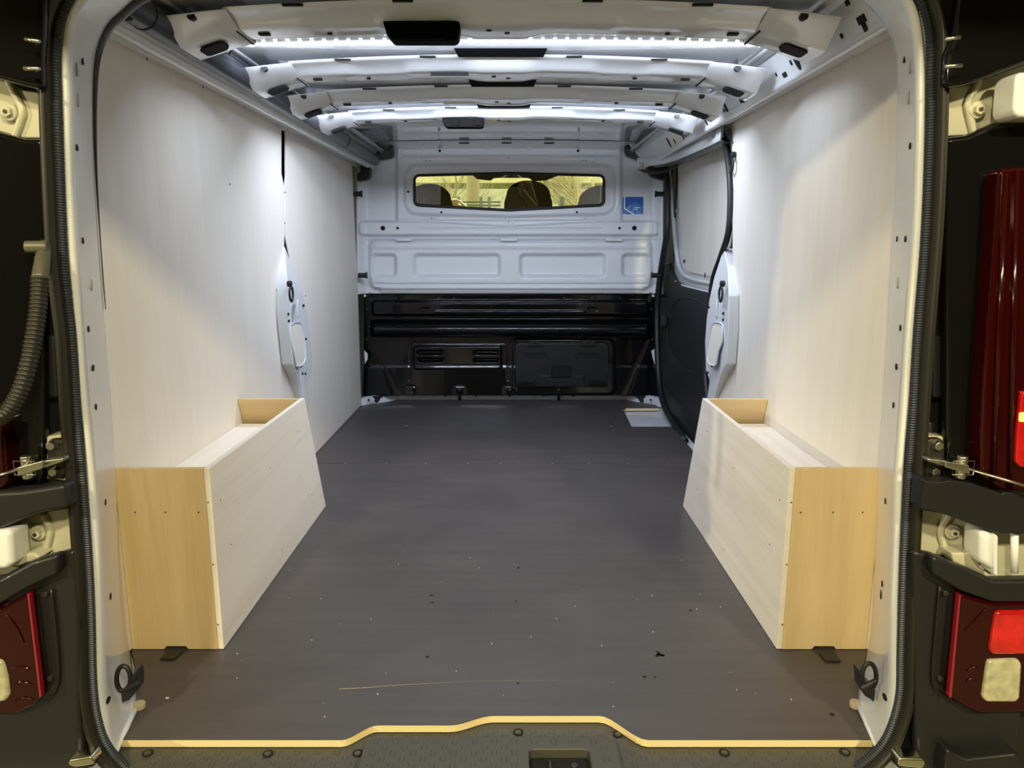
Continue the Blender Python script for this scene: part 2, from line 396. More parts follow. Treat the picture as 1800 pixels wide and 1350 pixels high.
def pillar(parent, X, Xw, outline, hole):
    def xa(y):
        if y < 505: t = max(0, min(1, (505-y)/75))
        elif y > 648: t = .65*max(0, min(1, (y-648)/40))
        else: t = 0
        return X+(Xw-X)*t
    pts = [U(x, y, X=xa(y)) for x, y in outline]; hl = [U(x, y, X=X) for x, y in hole]
    bm = bmesh.new(); bm_prism(bm, pts, (Xw-X, 0, 0))
    c = bobj('pillar_cover', bm, PAINT, parent, bevel=.0035); s = 1 if X > 0 else -1
    prism('wood_inset', [p+V((-s*.0008, 0, 0)) for p in hl], (s*.002, 0, 0), PLY, c)
    tube('inset_rim', [p+V((-s*.001, 0, 0)) for p in hl], .0028, PAINT, c, 6, closed=True)
    tube('inset_gap', [p+V((-s*.0022, 0, 0)) for p in hl[:3]], .0016, HOLE, c, 6)
    return c
PLo = [(500, 432), (503, 470), (506, 500), (507, 560), (511, 600), (515, 640), (522, 662), (527, 700), (531, 742), (541, 742), (538, 700), (536, 674), (546, 662), (548, 640), (546, 600), (541, 560), (533, 520), (527, 495), (512, 462)]
PLh = [(510, 573), (516, 568), (526, 567), (531, 572), (535, 600), (537, 628), (534, 638), (527, 644), (520, 644), (518, 630), (512, 604)]
pl = pillar(wl, -.792, -.834, PLo, PLh)
box('pillar_backing', (XL-.004, 2.92, .45), (.004, .20, .5), PLY, wl) if False else None
PRo = [(1272, 436), (1279, 470), (1281, 520), (1280, 580), (1276, 640), (1266, 662), (1256, 700), (1252, 742), (1243, 742), (1243, 700), (1247, 668), (1240, 650), (1239, 600), (1242, 560), (1247, 525), (1256, 488)]
PRh = [(1271, 572), (1266, 568), (1256, 567), (1252, 573), (1247, 600), (1244, 634), (1248, 641), (1256, 643), (1260, 640), (1264, 616), (1270, 602)]
pr = pillar(wr, .742, .778, PRo, PRh)
for (x, y) in ((507, 552), (508, 564), (538, 596), (534, 537), (529, 644), (532, 657), (537, 657)): dark_hole(x, y, .005, wl, X=-.791)
for (x, y) in ((1271, 551), (1271, 562), (1251, 643), (1244, 655), (1246, 540)): dark_hole(x, y, .005, wr, X=.741)
# pressed bead on each pillar
for par, X, pth in ((wl, -.791, [(524, 528), (523, 543), (524, 558)]), (wr, .741, [(1259, 528), (1260, 543), (1259, 558)])):
    bm = bmesh.new(); bm_tube(bm, smooth_path([U(x, y, X=X) for x, y in pth], 4), .011, 8, flat=.18, ref=(1, 0, 0))
    bobj('pressed_bead', bm, PAINT, par, smooth=True)

# cant rails: folded steel between linings and roof
def rail(parent, f, y0, y1):
    sec = [(.783, 1.285), (.778, 1.299), (.748, 1.292), (.715, 1.276), (.703, 1.2705), (.693, 1.2705), (.687, 1.276), (.686, 1.285), (.684, 1.289), (.672, 1.310), (.655, 1.340), (.647, 1.353), (.61, 1.358)]
    ys = [y0+(y1-y0)*k/12 for k in range(13)]
    return loft('cant_rail', [[f(V((x, y, z))) for x, z in sec] for y in ys], PAINT, parent)
rail(wr, lambda p: p, 1.20, 4.12)
rail(wl, mir, 1.20, 4.12)
def railhole(parent, x, y, w, h, rot=0, shape='box', t=None):
    """hole in the sloping rail face on the right"""
    n = V((-.62, 0, -.78)).normalized()
    # intersect the view of this spot with the rail face plane through (.70,*,1.352)
    p0 = V((.6695, 0, 1.3145)); nn = V((-(1.340-1.289), 0, -(.684-.655))).normalized()
    d = U(x, y, Y=1)-V((0, 0, H)); tt = (p0-V((0, 0, H))).dot(nn)/d.dot(nn); p = V((0, 0, H))+d*tt
    bm = bmesh.new(); R = V((0, 0, 1)).rotation_difference(nn).to_matrix()
    e = V((0, 1, 0)); u = nn.cross(e).normalized()
    M = Matrix((e, u, nn)).transposed()
    M = M @ Matrix.Rotation(rot, 3, 'Z')
    if shape == 'box': bm_box(bm, p, (w, h, .004), M)
    elif shape == 'T':
        bm_box(bm, p, (w, h*.45, .004), M); bm_box(bm, p+M @ V((0, h*.45, 0)), (w*.45, h*.6, .004), M)
    else:
        bmesh.ops.create_cone(bm, cap_ends=True, segments=14, radius1=.5, radius2=.5, depth=1, matrix=Matrix.Translation(p) @ M.to_4x4() @ Matrix.Diagonal((w, h, .004, 1)))
    return bobj('rail_hole', bm, HOLE, parent)
for a in ((1515, 34, .03, .035, 0, 'T'), (1490, 4, .014, .012, 0, 'box'), (1480, 63, .009, .011, 0, 'r'), (1399, 103, .022, .058, 0, 'r'), (1391, 110, .008, .014, 0, 'r'),
          (1389, 99, .006, .008, 0, 'r'), (1415, 105, .008, .011, 0, 'r'), (1365, 131, .007, .01, 0, 'r'), (1380, 131, .022, .012, 0, 'box'),
          (1301, 173, .016, .028, 0, 'box'), (1308, 176, .022, .012, 0, 'box'), (1276, 189, .016, .028, 0, 'box'), (1273, 194, .01, .012, 0, 'r'), (1239, 209, .020, .052, 0, 'r'),
          (1236, 205, .007, .01, 0, 'r'), (1176, 250, .022, .045, 0, 'r'), (1186, 248, .012, .02, 0, 'box'), (1200, 239, .012, .03, 0, 'box')):
    railhole(wr, *a)

# ================================================================== CEILING
ceil = struct('ceiling')
def roofz(x, y):
    t = min(1, max(0, (y-2.85)/1.1)); zc = 1.352+.052*t*t*(3-2*t)
    return zc-.008*((x-CX)/.65)**2
nx, ny = 40, 60
vs = []; fs = []
for j in range(ny+1):
    for i in range(nx+1):
        x = CX-.69+1.38*i/nx; y = 1.18+2.98*j/ny
        z = roofz(x, y)+.0004*math.sin(y*21)*math.cos(x*3)
        vs.append((x, y, z))
for j in range(ny):
    for i in range(nx):
        a = j*(nx+1)+i; fs.append((a, a+1, a+nx+2, a+nx+1))
mesh('roof_skin', vs, fs, PAINTR, ceil, True)
box('outer_roof', (CX, 3.0, 1.47), (1.9, 4.9, .03), PAINTY, ceil)
for s in (-1, 1):
    # drip tubes where roof skin meets the rail
    x0 = CX+s*.652
    tube('roof_seam', [V((x0, y, 1.350)) for y in (1.25, 2.0, 3.0, 4.05)], .010, PAINTR, ceil, 10)
BOWY = [1.615, 2.045, 2.40, 2.745]
def smst(a, b, t):
    t = max(0, min(1, (t-a)/(b-a))); return t*t*(3-2*t)
def make_bow(k, y0):
    # cross-section along Y; a flat channel that dips and widens in the middle, with shallow oval recesses
    secs = []
    n = 96
    for i in range(n+1):
        s = -1+2*i/n; x = CX+s*.540
        ax = abs(s)*.540
        zt = roofz(x, y0)-.004-.014*((x-CX)/.6)**2
        dip = 1-smst(.045, .115, ax)
        rec = smst(.235, .26, ax)*(1-smst(.36, .40, ax))     # shelf where the lower lip steps back
        endw = smst(.40, .52, ax)
        bot = zt-.026-.006*dip+.002*endw
        yf = y0+.016*rec-.006*dip
        yb = y0+.088+.022*dip
        secs.append([V((x, y0-.072, zt-.001)), V((x, y0-.066, zt-.006)), V((x, y0-.050, zt-.007)), V((x, yf-.026, bot+.012)), V((x, yf-.006, bot+.002)), V((x, yf+.004, bot)),
                     V((x, (yf+yb)/2, bot-.001+.006*rec)), V((x, yb-.004, bot)), V((x, yb+.004, bot+.004)), V((x, yb+.012, zt-.008)), V((x, yb+.030, zt-.003))])
    b = loft('roof_bow', secs, PAINTR, ceil)
    m = b.modifiers.new('sub', 'SUBSURF'); m.levels = 1; m.render_levels = 1
    for s in (-1, 1):
        # end bracket: comes down over the rail with an open slot in its underside
        xi = CX+s*.530; xo = CX+s*(.672 if s > 0 else .652); dzs = 1.0 if s > 0 else .80; z0 = roofz(xi, y0)-.016
        def P(t, y, z): return V((xi+(xo-xi)*t, y, z))
        rows = []
        for t, dz in ((0, 0), (.35, -.012), (.8, -.034), (1.0, -.043)):
            dz *= dzs
            zb = z0-.024+dz; w_ = .006*t
            rows.append([P(t-.12*0, y0-.074, z0-.004+dz*.35), P(t, y0-.054-w_, z0-.010+dz*.45), P(t, y0-.006, zb+.001), P(t, y0+.092, zb), P(t, y0+.100, zb+.012), P(t, y0+.115, z0-.006+dz*.4)])
        vs = []; 
        for r in rows: vs += r
        fs = []
        for i in range(3):
            for q in range(5):
                a = i*6+q; fs.append((a, a+1, a+7, a+6))
        fs.append(tuple(range(18, 24)))
        g = mesh('bow_bracket', vs, fs, PAINTR, b)
        m = g.modifiers.new('sol', 'SOLIDIFY'); m.thickness = .002
        m = g.modifiers.new('bev', 'BEVEL'); m.width = .004; m.segments = 2
        for p in g.data.polygons: p.use_smooth = True
        # slot in the underside
        bm = bmesh.new(); sl = math.atan2(.030-.012, .45*.128)
        xm = CX+s*(.622 if s > 0 else .600); zb = z0-.024-(.0262 if s > 0 else .0230)*1.0*(dzs if s > 0 else 1)
        pts = [(xm+s*a, y0+.042+c) for a, c in ((-.026, -.018), (-.020, -.026), (.018, -.026), (.024, -.020), (.024, .018), (.018, .024), (-.018, .024), (-.026, .010))]
        bm_prism(bm, [V((px, py, zb-.0042-(px-xm)*s*.33)) for px, py in pts], (0, 0, .004))
        bobj('bracket_slot', bm, HOLE, b)
        # black plug at the bracket corner
        cyl('corner_plug', V((CX+s*.600, y0-.066, z0-.016)), (0, 1, 0), .008, .012, RUB, b, 10)
        # joint line between bow and bracket
        bm = bmesh.new(); bm_box(bm, (CX+s*.535, y0+.045, z0-.0265), (.003, .10, .003)); bobj('joint_gap', bm, HOLE, b)
    # dark slots along the front seam, small holes beneath
    for dx in (-.40, -.185, .185, .40):
        x = CX+dx; bm = bmesh.new(); bm_box(bm, (x, y0-.071, roofz(x, y0)-.0085-.014*(dx/.6)**2), (.040, .008, .0035)); bobj('seam_slot', bm, HOLE, b)
    for dx, dy in ((-.02, .02), (.018, .04), (-.455, .02), (-.42, .035), (.455, .02), (.41, .035), (-.36, .05), (.36, .05)):
        x = CX+dx; ddip = .007 if abs(dx) < .05 else -.003
        cyl('bow_hole', (x, y0+dy+.01, roofz(x, y0)-.004-.014*(dx/.6)**2-.026-ddip*.86-.0005), (0, 0, 1), .006, .003, HOLE, b, 10)
    for s in (-1, 1):
        box('bow_slot', (CX+s*.490, y0+.03, roofz(CX+.49, y0)-.0398), (.022, .014, .004), HOLE, b)
    return b
for k, y in enumerate(BOWY): make_bow(k, y)
# channel mouth in the middle behind each bow
for k, (y0, wd) in enumerate(((1.97, .115), (2.325, .100), (2.67, .095))):
    bm = bmesh.new(); z = roofz(CX, y0)
    bm_prism(bm, [V((-wd+CX, y0-.040, z-.002)), V((wd+CX, y0-.040, z-.002)), V((wd*.93+CX, y0, z-.013)), V((-wd*.93+CX, y0, z-.013))], (0, .004, .002))
    bobj('channel_mouth', bm, BLKG, ceil)
# rear roof header above the opening
loft('roof_header', [[V((x, 1.16, 1.275)), V((x, 1.20, 1.305)), V((x, 1.30, roofz(x, 1.3)-.03)), V((x, 1.36, roofz(x, 1.3)-.012)), V((x, 1.42, roofz(x, 1.4)-.002))] for x in [CX-.66+1.32*k/20 for k in range(21)]], PAINTR, ceil)
# cross member over the bulkhead
loft('front_header', [[V((x, 3.93, roofz(x, 3.9)-.002)), V((x, 3.98, roofz(x, 3.9)-.010)), V((x, 4.06, roofz(x, 3.9)-.014)), V((x, 4.12, roofz(x, 3.9)-.03))] for x in [CX-.66+1.32*k/20 for k in range(21)]], PAINTR, ceil)
for dx in (-.22, 0, .22):
    box('seam_slot', (CX+dx, 3.975, roofz(CX+dx, 3.9)-.0115), (.05, .008, .004), HOLE, ceil)

# LED strips
def led(y0, label, pw):
    t = thing('led_strip', label, 'light strip', None)
    n = 60; xs = [CX-.632+1.264*k/n for k in range(n+1)]
    loft('tape', [[V((x, y0-.005, roofz(x, y0)-.0032)), V((x, y0+.005, roofz(x, y0)-.0032)), V((x, y0+.005, roofz(x, y0)-.0012)), V((x, y0-.005, roofz(x, y0)-.0012))] for x in xs], TAPE, t, closed=True)
    bm = bmesh.new(); N = 44
    for k in range(N):
        x = CX-.622+1.244*k/(N-1); bm_box(bm, (x, y0, roofz(x, y0)-.0045), (.008, .006, .0025))
    d = bobj('led_chip', bm, LEDM, t, kind='stuff')
    # power lead at the left end
    tube('lead', smooth_path([V((CX-.632, y0, roofz(CX-.63, y0)-.004)), V((CX-.645, y0+.01, 1.335)), V((CX-.66, y0+.015, 1.322)), V((CX-.69, y0-.0, 1.335))], 4), .0022, RUB, t, 6)
    l = area('led_strip_light', (CX, y0, roofz(CX, y0)-.012), (CX, y0+.62, roofz(CX, y0)-.9), 1.24, pw, LEDC, .003)
    l.parent = t
    return t
led(1.87, 'bright white lighting strip stuck on the roof just behind the nearest bow', LED_POWER[0])
led(2.57, 'bright white lighting strip further in, mostly hidden behind the third bow', LED_POWER[1])

# black plastic holders on the roof
def holder(px0, px1, py0, py1, Y, label, n):
    t = thing('roof_holder', label, 'holder')
    a = U(px0, py0, Y=Y); b = U(px1, py1, Y=Y); w_ = b.x-a.x; h_ = a.z-b.z; cx = (a.x+b.x)/2; cz = (a.z+b.z)/2
    pts = [V((a.x, Y, a.z)), V((b.x, Y, a.z)), V((b.x, Y, a.z-h_*.3)), V((b.x-.02*w_, Y, b.z+h_*.1)), V((b.x-.08*w_, Y, b.z)), V((a.x+.12*w_, Y, b.z)), V((a.x+.05*w_, Y, b.z+.3*h_))]
    prism('body', pts, (0, .045, 0), HOLDER, t, .004)
    for q in (.34, .86): box('clip', (a.x+w_*q, Y-.003, cz), (w_*.13, .008, h_*.62), HOLDER, t, .001)
    box('base_lip', (cx-.03*w_, Y-.002, b.z+h_*.10), (w_*.7, .010, h_*.14), HOLDER, t, .001)
    return t
holder(672, 808, 36, 71, 1.605, 'large black plastic holder under the nearest roof bow, by the lighting strip', 0)
holder(776, 851, 208, 224, 2.74, 'small black plastic holder hanging under the roof bow nearest the bulkhead', 1)
ppoly('vent_slot', [(757, 127), (824, 127), (824, 133), (757, 133)], 2.045, .003, HOLE, ceil, 0)
# pale pad on the third bow
LAB = simple('pale_foam_pad', (.8, .76, .62), .6)
tag(ppoly('foam_pad', [(780, 178), (835, 178), (835, 182), (780, 183)], 2.385, .004, LAB, None, 0), 'slim pale foam pad stuck to the front of the third roof bow', 'pad')

# ------------------------------------------------ dark tube along the left cant rail
t = thing('roof_tube', 'long dark grey plastic tube running along the upper edge of the plywood wall', 'tube')
TX, TZ = -.702, 1.305
pth = smooth_path([V((TX, 1.22, TZ+.003)), V((TX, 1.7, TZ)), V((TX, 2.4, TZ)), V((TX-.003, 3.2, TZ)), V((TX-.012, 3.97, TZ+.004))], 12)
tube('body', pth, .0285, PIPE, t, 24)
for y in (1.50, 2.16, 2.72, 3.2): cyl('joint_ring', V((TX, y, TZ+.0005)), (0, 1, 0), .0297, .004, RUB, t, 24)
for y in (1.70, 2.13, 2.48, 2.83):
    # pocket cut for the bow bracket
    bm = bmesh.new(); bm_prism(bm, [V((TX+.022, y-.085, TZ+.016)), V((TX+.023, y+.045, TZ+.014)), V((TX+.0265, y+.035, TZ+.002)), V((TX+.0255, y-.065, TZ+.006))], (.005, 0, .001)); bobj('pocket', bm, HOLE, t, bevel=.002)
bm = bmesh.new()
bm_box(bm, (TX+.006, 1.42, TZ-.028), (.012, .03, .004)); bobj('latch_slot', bm, HOLE, t)

# ================================================================== BULKHEAD
wf = struct('wall_front')
YB = 4.10
def rr(x, y, x0, x1, y0, y1, r):
    cx, cy = (x0+x1)/2, (y0+y1)/2; qx = np.abs(x-cx)-(x1-x0)/2+r; qy = np.abs(y-cy)-(y1-y0)/2+r
    return np.hypot(np.maximum(qx, 0), np.maximum(qy, 0))+np.minimum(np.maximum(qx, qy), 0)-r
def pl_(d, w=2.5):
    t = np.clip((w-d)/(2*w), 0, 1); return t*t*(3-2*t)
def relief(name, x0, x1, y0, y1, stepx, stepy, fn, mat, parent, cut=None, smooth=True, wrap=0):
    xs = np.arange(x0, x1+.01, stepx); ys = np.arange(y0, y1+.01, stepy)
    X, Yg = np.meshgrid(xs, ys); D = fn(X, Yg)
    b = (675-Yg)/F; dy = math.cos(PITCH)+b*math.sin(PITCH); dz = -math.sin(PITCH)+b*math.cos(PITCH)
    t = YB/dy; VX = (X-900)/F*t; VZ = H+dz*t; VY = YB+D
    vs = np.stack([VX, VY, VZ], -1).reshape(-1, 3)
    n = len(xs); m = len(ys); fs = []
    keep = np.ones((m-1, n-1), bool)
    if cut is not None:
        C = cut((X[:-1, :-1]+X[1:, 1:])/2, (Yg[:-1, :-1]+Yg[1:, 1:])/2); keep = ~C
    for j in range(m-1):
        for i in range(n-1):
            if keep[j, i]:
                a = j*n+i; fs.append((a, a+n, a+n+1, a+1))
    return mesh(name, vs.tolist(), fs, mat, parent, smooth)
MX = 894.5
def winY(x, base0, base1): return base0+(base1-base0)*(1-np.clip(np.abs(x-MX)/168, 0, 1))
def win_d(x, y):
    top = winY(x, 308, 304); bot = winY(x, 361, 370)
    yy = 308+(y-top)/(bot-top)*(361-308)
    return rr(x, yy, 728, 1062, 308, 361, 9)
def up(x, y):
    d = np.zeros_like(x)
    d += -.022*pl_(rr(x, y, 698, 1092, 254, 470, 12), 3)*(y < 388)
    d += .020*pl_(rr(x, y, 650, 1146, 215, 300, 14), 4)*0
    # upper mounts and shelf line
    d += .012*pl_(rr(x, y, 706, 1084, 259, 274, 6), 2.5)
    for mx in (743, 859, 930, 1045):
        d += -.010*pl_(np.hypot(x-mx, y-256)-7, 2)
    d += -.004*pl_(rr(x, y, 706, 1084, 278, 284, 1), 1.5)
    # recess round the window
    yy = np.where(y > 335, y-(5-5*np.clip(np.abs(x-MX)/187, 0, 1))+0, y)
    d += .026*pl_(rr(x, yy, 712, 1080, 290, 376, 22), 4)
    # tabs
    for a, b, c, e in ((742, 772, 278, 285), (878, 912, 273, 281), (1016, 1048, 277, 285), (744, 775, 381, 387), (885, 904, 389, 394), (1014, 1045, 381, 387)):
        d += -.004*pl_(rr(x, y, a, b, c, e, 1), 1)
    # waist band
    vtop = 389+9*(1-np.clip(np.abs(x-MX)/150, 0, 1))
    band = pl_(rr(x, y, 636, 1154, 389, 414, 5), 2.5)*pl_(vtop-y, 2.5)
    d += -.034*band
    d += .006*pl_(rr(x, y, 735, 1057, 401.5, 404.5, 1), 1.2)
    d += .016*pl_(rr(x, y, 636, 1154, 414, 421, 2), 2)
    # lower cushion with four pockets
    d += -.026*pl_(rr(x, y, 651, 1144, 421, 507, 14), 5)
    d += -.006*pl_(rr(x, y, 660, 1136, 427, 437, 4), 3)
    for a, b in ((656, 696), (729, 878), (915, 1062), (1094, 1139)):
        d += .036*pl_(rr(x, y, a, b, 448, 485, 7), 4)
    d += .020*pl_(np.abs(y-500)-1.5, 1.8)*pl_(rr(x, y, 660, 1136, 480, 520, 5), 4)
    d += -.010*pl_(rr(x, y, 668, 1130, 505, 514, 4), 2)
    # side flanges swept towards the load space
    e = np.clip((648-x)/14, 0, 1); d += -.05*e*e
    e = np.clip((x-1146)/14, 0, 1); d += -.05*e*e
    return d
relief('upper_panel', 630, 1162, 240, 517, 1.75, 1.4, up, PAINT, wf, cut=lambda x, y: win_d(x, y) < -1)
for a in (710, 894.5, 1079): ppoly('clip_tab', [(a-15, 419), (a+15, 419), (a+14, 424), (a-14, 424)], YB-.055, .02, PAINT, wf, .003)
for x, y, r in ((673, 401, .0125), (699, 401, .007), (1089, 401, .007), (1115, 401, .0125)): dark_hole(x, y, r, wf, Y=YB-.035)
for x, y, r in ((773, 265, .007), (1016, 265, .007), (743, 255, .003), (859, 252, .003), (930, 251, .003), (1045, 254, .003)): dark_hole(x, y, r, wf, Y=YB-.012 if y > 260 else YB-.034)
for x, y, r in ((717.5, 337, .006), (776, 373, .006), (1014, 373, .006)): dark_hole(x, y, r, wf, Y=YB+.003)
for x, y in ((749, 282), (756, 282), (1024, 282), (1031, 282), (894, 278), (759, 384), (1029, 384), (894, 390)): dark_hole(x, y, .0028, wf, Y=YB-.0285)
# side flanges with pressed clips and black plugs
for s, pts in ((0, ((628, 341), (637, 484))), (1, ((1160, 341), (1153, 484)))):
    for x, y in pts:
        p = U(x, y, Y=YB-.11)
        bm = bmesh.new(); bm_cyl(bm, p, (1, 0, 0), .013, .045, 14); bm_cyl(bm, p+V((.022 if not s else -.022, 0, 0)), (1, 0, 0), .018, .008, 14)
        tag(bobj('rubber_buffer', bm, RUB, None, bevel=.002), 'black rubber buffer on the %s flange, %s' % ('dark-tube side' if not s else 'sliding-door side', 'level with the window' if y < 400 else 'just above the black lower panel'), 'buffer')
# window
win = struct('window_1')
N = 90
def win_outline(off):
    pts = []
    x0, x1, r = 728-off, 1062+off, 9+off
    def bot(x): return winY(x, 361, 370)+off
    def top(x): return winY(x, 308, 304)-off
    for k in range(7): a = math.pi/2*k/6; pts.append((x0+r-r*math.cos(math.pi/2-a) if False else x0+r-r*math.cos(a), float(top(np.array(x0+r)))+r-r*math.sin(a)))
    for k in range(1, 12): x = x0+r+(x1-x0-2*r)*k/12; pts.append((x, float(top(np.array(x)))))
    for k in range(7): a = math.pi/2*k/6; pts.append((x1-r+r*math.sin(a), float(top(np.array(x1-r)))+r-r*math.cos(a)))
    for k in range(7): a = math.pi/2*k/6; pts.append((x1-r+r*math.cos(a), float(bot(np.array(x1-r)))-r+r*math.sin(a)))
    for k in range(1, 12): x = x1-r-(x1-x0-2*r)*k/12; pts.append((x, float(bot(np.array(x)))))
    for k in range(7): a = math.pi/2*k/6; pts.append((x0+r-r*math.sin(a), float(bot(np.array(x0+r)))-r+r*math.cos(a)))
    return pts
wo = win_outline(-.5)
tube('window_seal', [U(x, y, Y=YB) for x, y in wo], .0075, RUB, win, 8, closed=True)
gp = []
for x, y in win_outline(0):
    p = U(x, y, Y=YB); p.y += .012-(p.z-1.13)*math.tan(math.radians(4.8)); gp.append(p)
mesh('pane', gp, [tuple(range(len(gp)))], GLASS, win)

# sticker
st = thing('sticker', 'blue and white square printed sticker on the white bulkhead beside the window', 'sticker')
YS = YB-.0015
def sp(name, px, dy, mat): return ppoly(name, px, YS-dy, .001, mat, st, 0)
sp('sheet', [(1090, 345), (1132, 345), (1132, 378.5), (1090, 378.5)], .000, STK_W)
sp('print', [(1091, 346), (1131, 346), (1131, 377), (1091, 377)], .0006, STK_B)
sp('print', [(1091, 346), (1097, 346), (1097, 367), (1112, 377), (1091, 377)], .0010, STK_L)
sp('print', [(1099, 364), (1117, 355), (1131, 363), (1131, 377), (1113, 377), (1098, 367)], .0010, STK_L)
sp('print', [(1097, 346), (1098.8, 346), (1098.8, 366), (1116, 376.5), (1112.5, 377), (1097, 367.5)], .0014, STK_W)
for a, b in ((1103.5, 364), (1110.5, 369), (1118, 373.5)): sp('print', [(a, b+3), (a+.7, b+3), (a+3.7, b-2), (a+3, b-2)], .0014, STK_W)
for k, (a, b, wd) in enumerate(((1115, 364, 2.4), (1117.8, 364, 2), (1120.6, 364, 2.6), (1123.6, 364, 1), (1115, 367, 1.6), (1117.4, 367, 1), (1119, 367, 1.8), (1092, 375, 1.5), (1094, 375, 2), (1097, 375, 2.4), (1122, 375, 3), (1126, 375, 3))):
    sp('print', [(a, b), (a+wd, b), (a+wd, b+(1.6 if b < 370 else .8)), (a, b+(1.6 if b < 370 else .8))], .0014, STK_W)
sp('print', [(1092, 347), (1094.5, 347), (1094.5, 349.5), (1092, 349.5)], .0014, STK_W)

# black lower bulkhead
def low(x, y):
    d = np.zeros_like(x)
    # stepped top flange
    d += .010*pl_(rr(x, y, 652, 1142, 516, 529, 4), 2)
    d += -.050*pl_(rr(x, y, 657, 1137, 530, 553, 5), 2.2)
    d += -.006*pl_(rr(x, y, 765, 1027, 544.5, 548.5, 2), 1.1)
    d += .008*pl_(rr(x, y, 742, 757, 540, 545, 2), 1)+.008*pl_(rr(x, y, 1033, 1048, 540, 545, 2), 1)
    # big rounded bar
    tt = np.clip(1-((y-577)/15.0)**2, 0, 1)**.6
    d += -.085*tt*pl_(rr(x, y, 657, 1138, 555, 600, 12), 5)
    # lower dished wall between two raking wings
    xl = 672+(y-590)*.40; xr = 1122-(y-590)*.40
    wing = np.maximum(np.clip((xl-x)/24, 0, 1), np.clip((x-xr)/24, 0, 1))*(y > 585)*np.clip((y-585)/12, 0, 1)
    d += -.004*wing*wing*wing
    k = np.clip((y-640)/8, 0, 1); d += -.008*k*k*(3-2*k)
    d += -.030*np.clip((y-648)/44, 0, 1)
    # louvre panel outline on the left
    o = rr(x, y, 721, 893, 603, 690, 9); d += .007*pl_(np.abs(o)-.8, 1.1)*(y < 668)
    d += -.012*pl_(rr(x, y, 728, 881, 608, 648, 5), 1.8)
    for a, b, c, e in ((735, 778, 616, 622.5), (735, 778, 629.5, 635.5), (833, 876, 616, 622.5), (833, 876, 629.5, 635.5)):
        d += .030*pl_(rr(x, y, a, b, c, e, 3), 1.2)
    for mx in (722, 808, 896):
        o = rr(x, y, mx-10, mx+10, 677, 700, 4); d += .006*pl_(np.abs(o)-.7, 1)
    # hatch surround
    d += -.012*pl_(rr(x, y, 901, 1080, 596, 690, 12), 2)
    return d
lowp = relief('lower_panel', 640, 1157, 514, 694, 1.75, 1.3, low, BLKG, wf)
# sloping lower corners
for x, y in ((650, 574), (645, 543), (1145, 543), (1147, 597), (645, 597), (649, 690), (1142, 691), (697, 524), (772, 524), (798, 525), (992, 524), (1041, 524), (1090, 524)):
    cyl('panel_screw', U(x, y, Y=YB-.004), (0, 1, 0), .007, .012, DSTEEL, lowp, 12, .002)
for x, y in ((722, 685), (808, 685), (896, 685), (982, 685), (1070, 685)):
    cyl('panel_screw', U(x, y, Y=YB-.052), (0, 1, 0), .009, .012, DSTEEL, lowp, 12, .002)
for x in (641.5, 1148): cyl('white_clip', U(x, 520, Y=YB-.012), (0, 1, 0), .0075, .012, simple('white_clip', (.7, .7, .6), .4) if x < 700 else bpy.data.materials['white_clip'], lowp, 12, .002)
# painted steel showing at the lower ends of the black panel
ppoly('steel_edge', [(640, 616), (646, 622), (646, 632), (641, 640)], YB-.06, .01, PAINT, wf, .001)
ppoly('steel_edge', [(1153, 612), (1145, 617), (1148, 632), (1156, 655)], YB-.06, .01, PAINT, wf, .001)
# access hatch
ht = thing('access_hatch', 'black plastic access hatch with two hinges and a finger grip, low on the bulkhead', 'hatch')
YH = YB-.045
hp = [(906, 607), (912, 603), (1062, 603), (1070, 607), (1071, 650), (1068, 681), (1028, 681), (1026, 680), (946, 680), (944, 681), (908, 681), (905, 650)]
ppoly('lid', hp, YH, .03, BLK, ht, .006)
ppoly('lid_step', [(946, 660), (1026, 660), (1029, 680), (943, 680)], YH-.014, .02, BLK, ht, .004)
for a in (930, 1023):
    h = ppoly('hinge', [(a, 598), (a+22, 598), (a+23, 609), (a-1, 609)], YH-.014, .02, BLK, ht, .003)
    ppoly('hinge_slot', [(a+9.5, 601), (a+13, 601), (a+13, 605), (a+9.5, 605)], YH-.0155, .004, HOLE, h, 0)
for a, b in ((924, 958), (1016, 1050)):
    ppoly('louvre', [(a, 620), (b, 620), (b+5, 625), (a-5, 625)], YH-.006, .02, HOLE, ht, 0)
    ppoly('louvre_lip', [(a-5, 625), (b+5, 625), (b+6, 627), (a-6, 627)], YH-.008, .02, BLK, ht, .001)
ppoly('finger_grip', [(971, 645), (1003, 645), (1003, 663), (969, 663)], YH-.0155, .004, HOLE, ht, 0)
tube('grip_rim', [U(x, y, Y=YH-.016) for x, y in ((971, 644), (1003, 644), (1004, 663), (969, 663))], .0022, BLKG, ht, 6, closed=True)
for a in (911, 1035):
    ppoly('foot', [(a, 669), (a+28, 669), (a+30, 678), (a-2, 678)], YH-.016, .02, BLKG, ht, .003)
# hooks on the steel lip
for x, lab in ((663, 'black lashing hook on the white steel lip, at the plywood-wall end of the bulkhead'), (1127, 'black lashing hook on the white steel lip, next to the sliding door')):
    t = thing('lashing_hook', lab, 'hook')
    p = U(x, 703, Y=3.96)
    cyl('stud', p, (0, 1, 0), .012, .05, RUB, t, 12, .003)
    s = 1 if x < 900 else -1
    prism('plate', [p+V((-.025*s, .01, .022)), p+V((.03*s, .01, .022)), p+V((.03*s, .01, .014)), p+V((.008*s, .01, .004)), p+V((-.01*s, .01, .004))], (0, -.02, 0), RUB, t, .002)

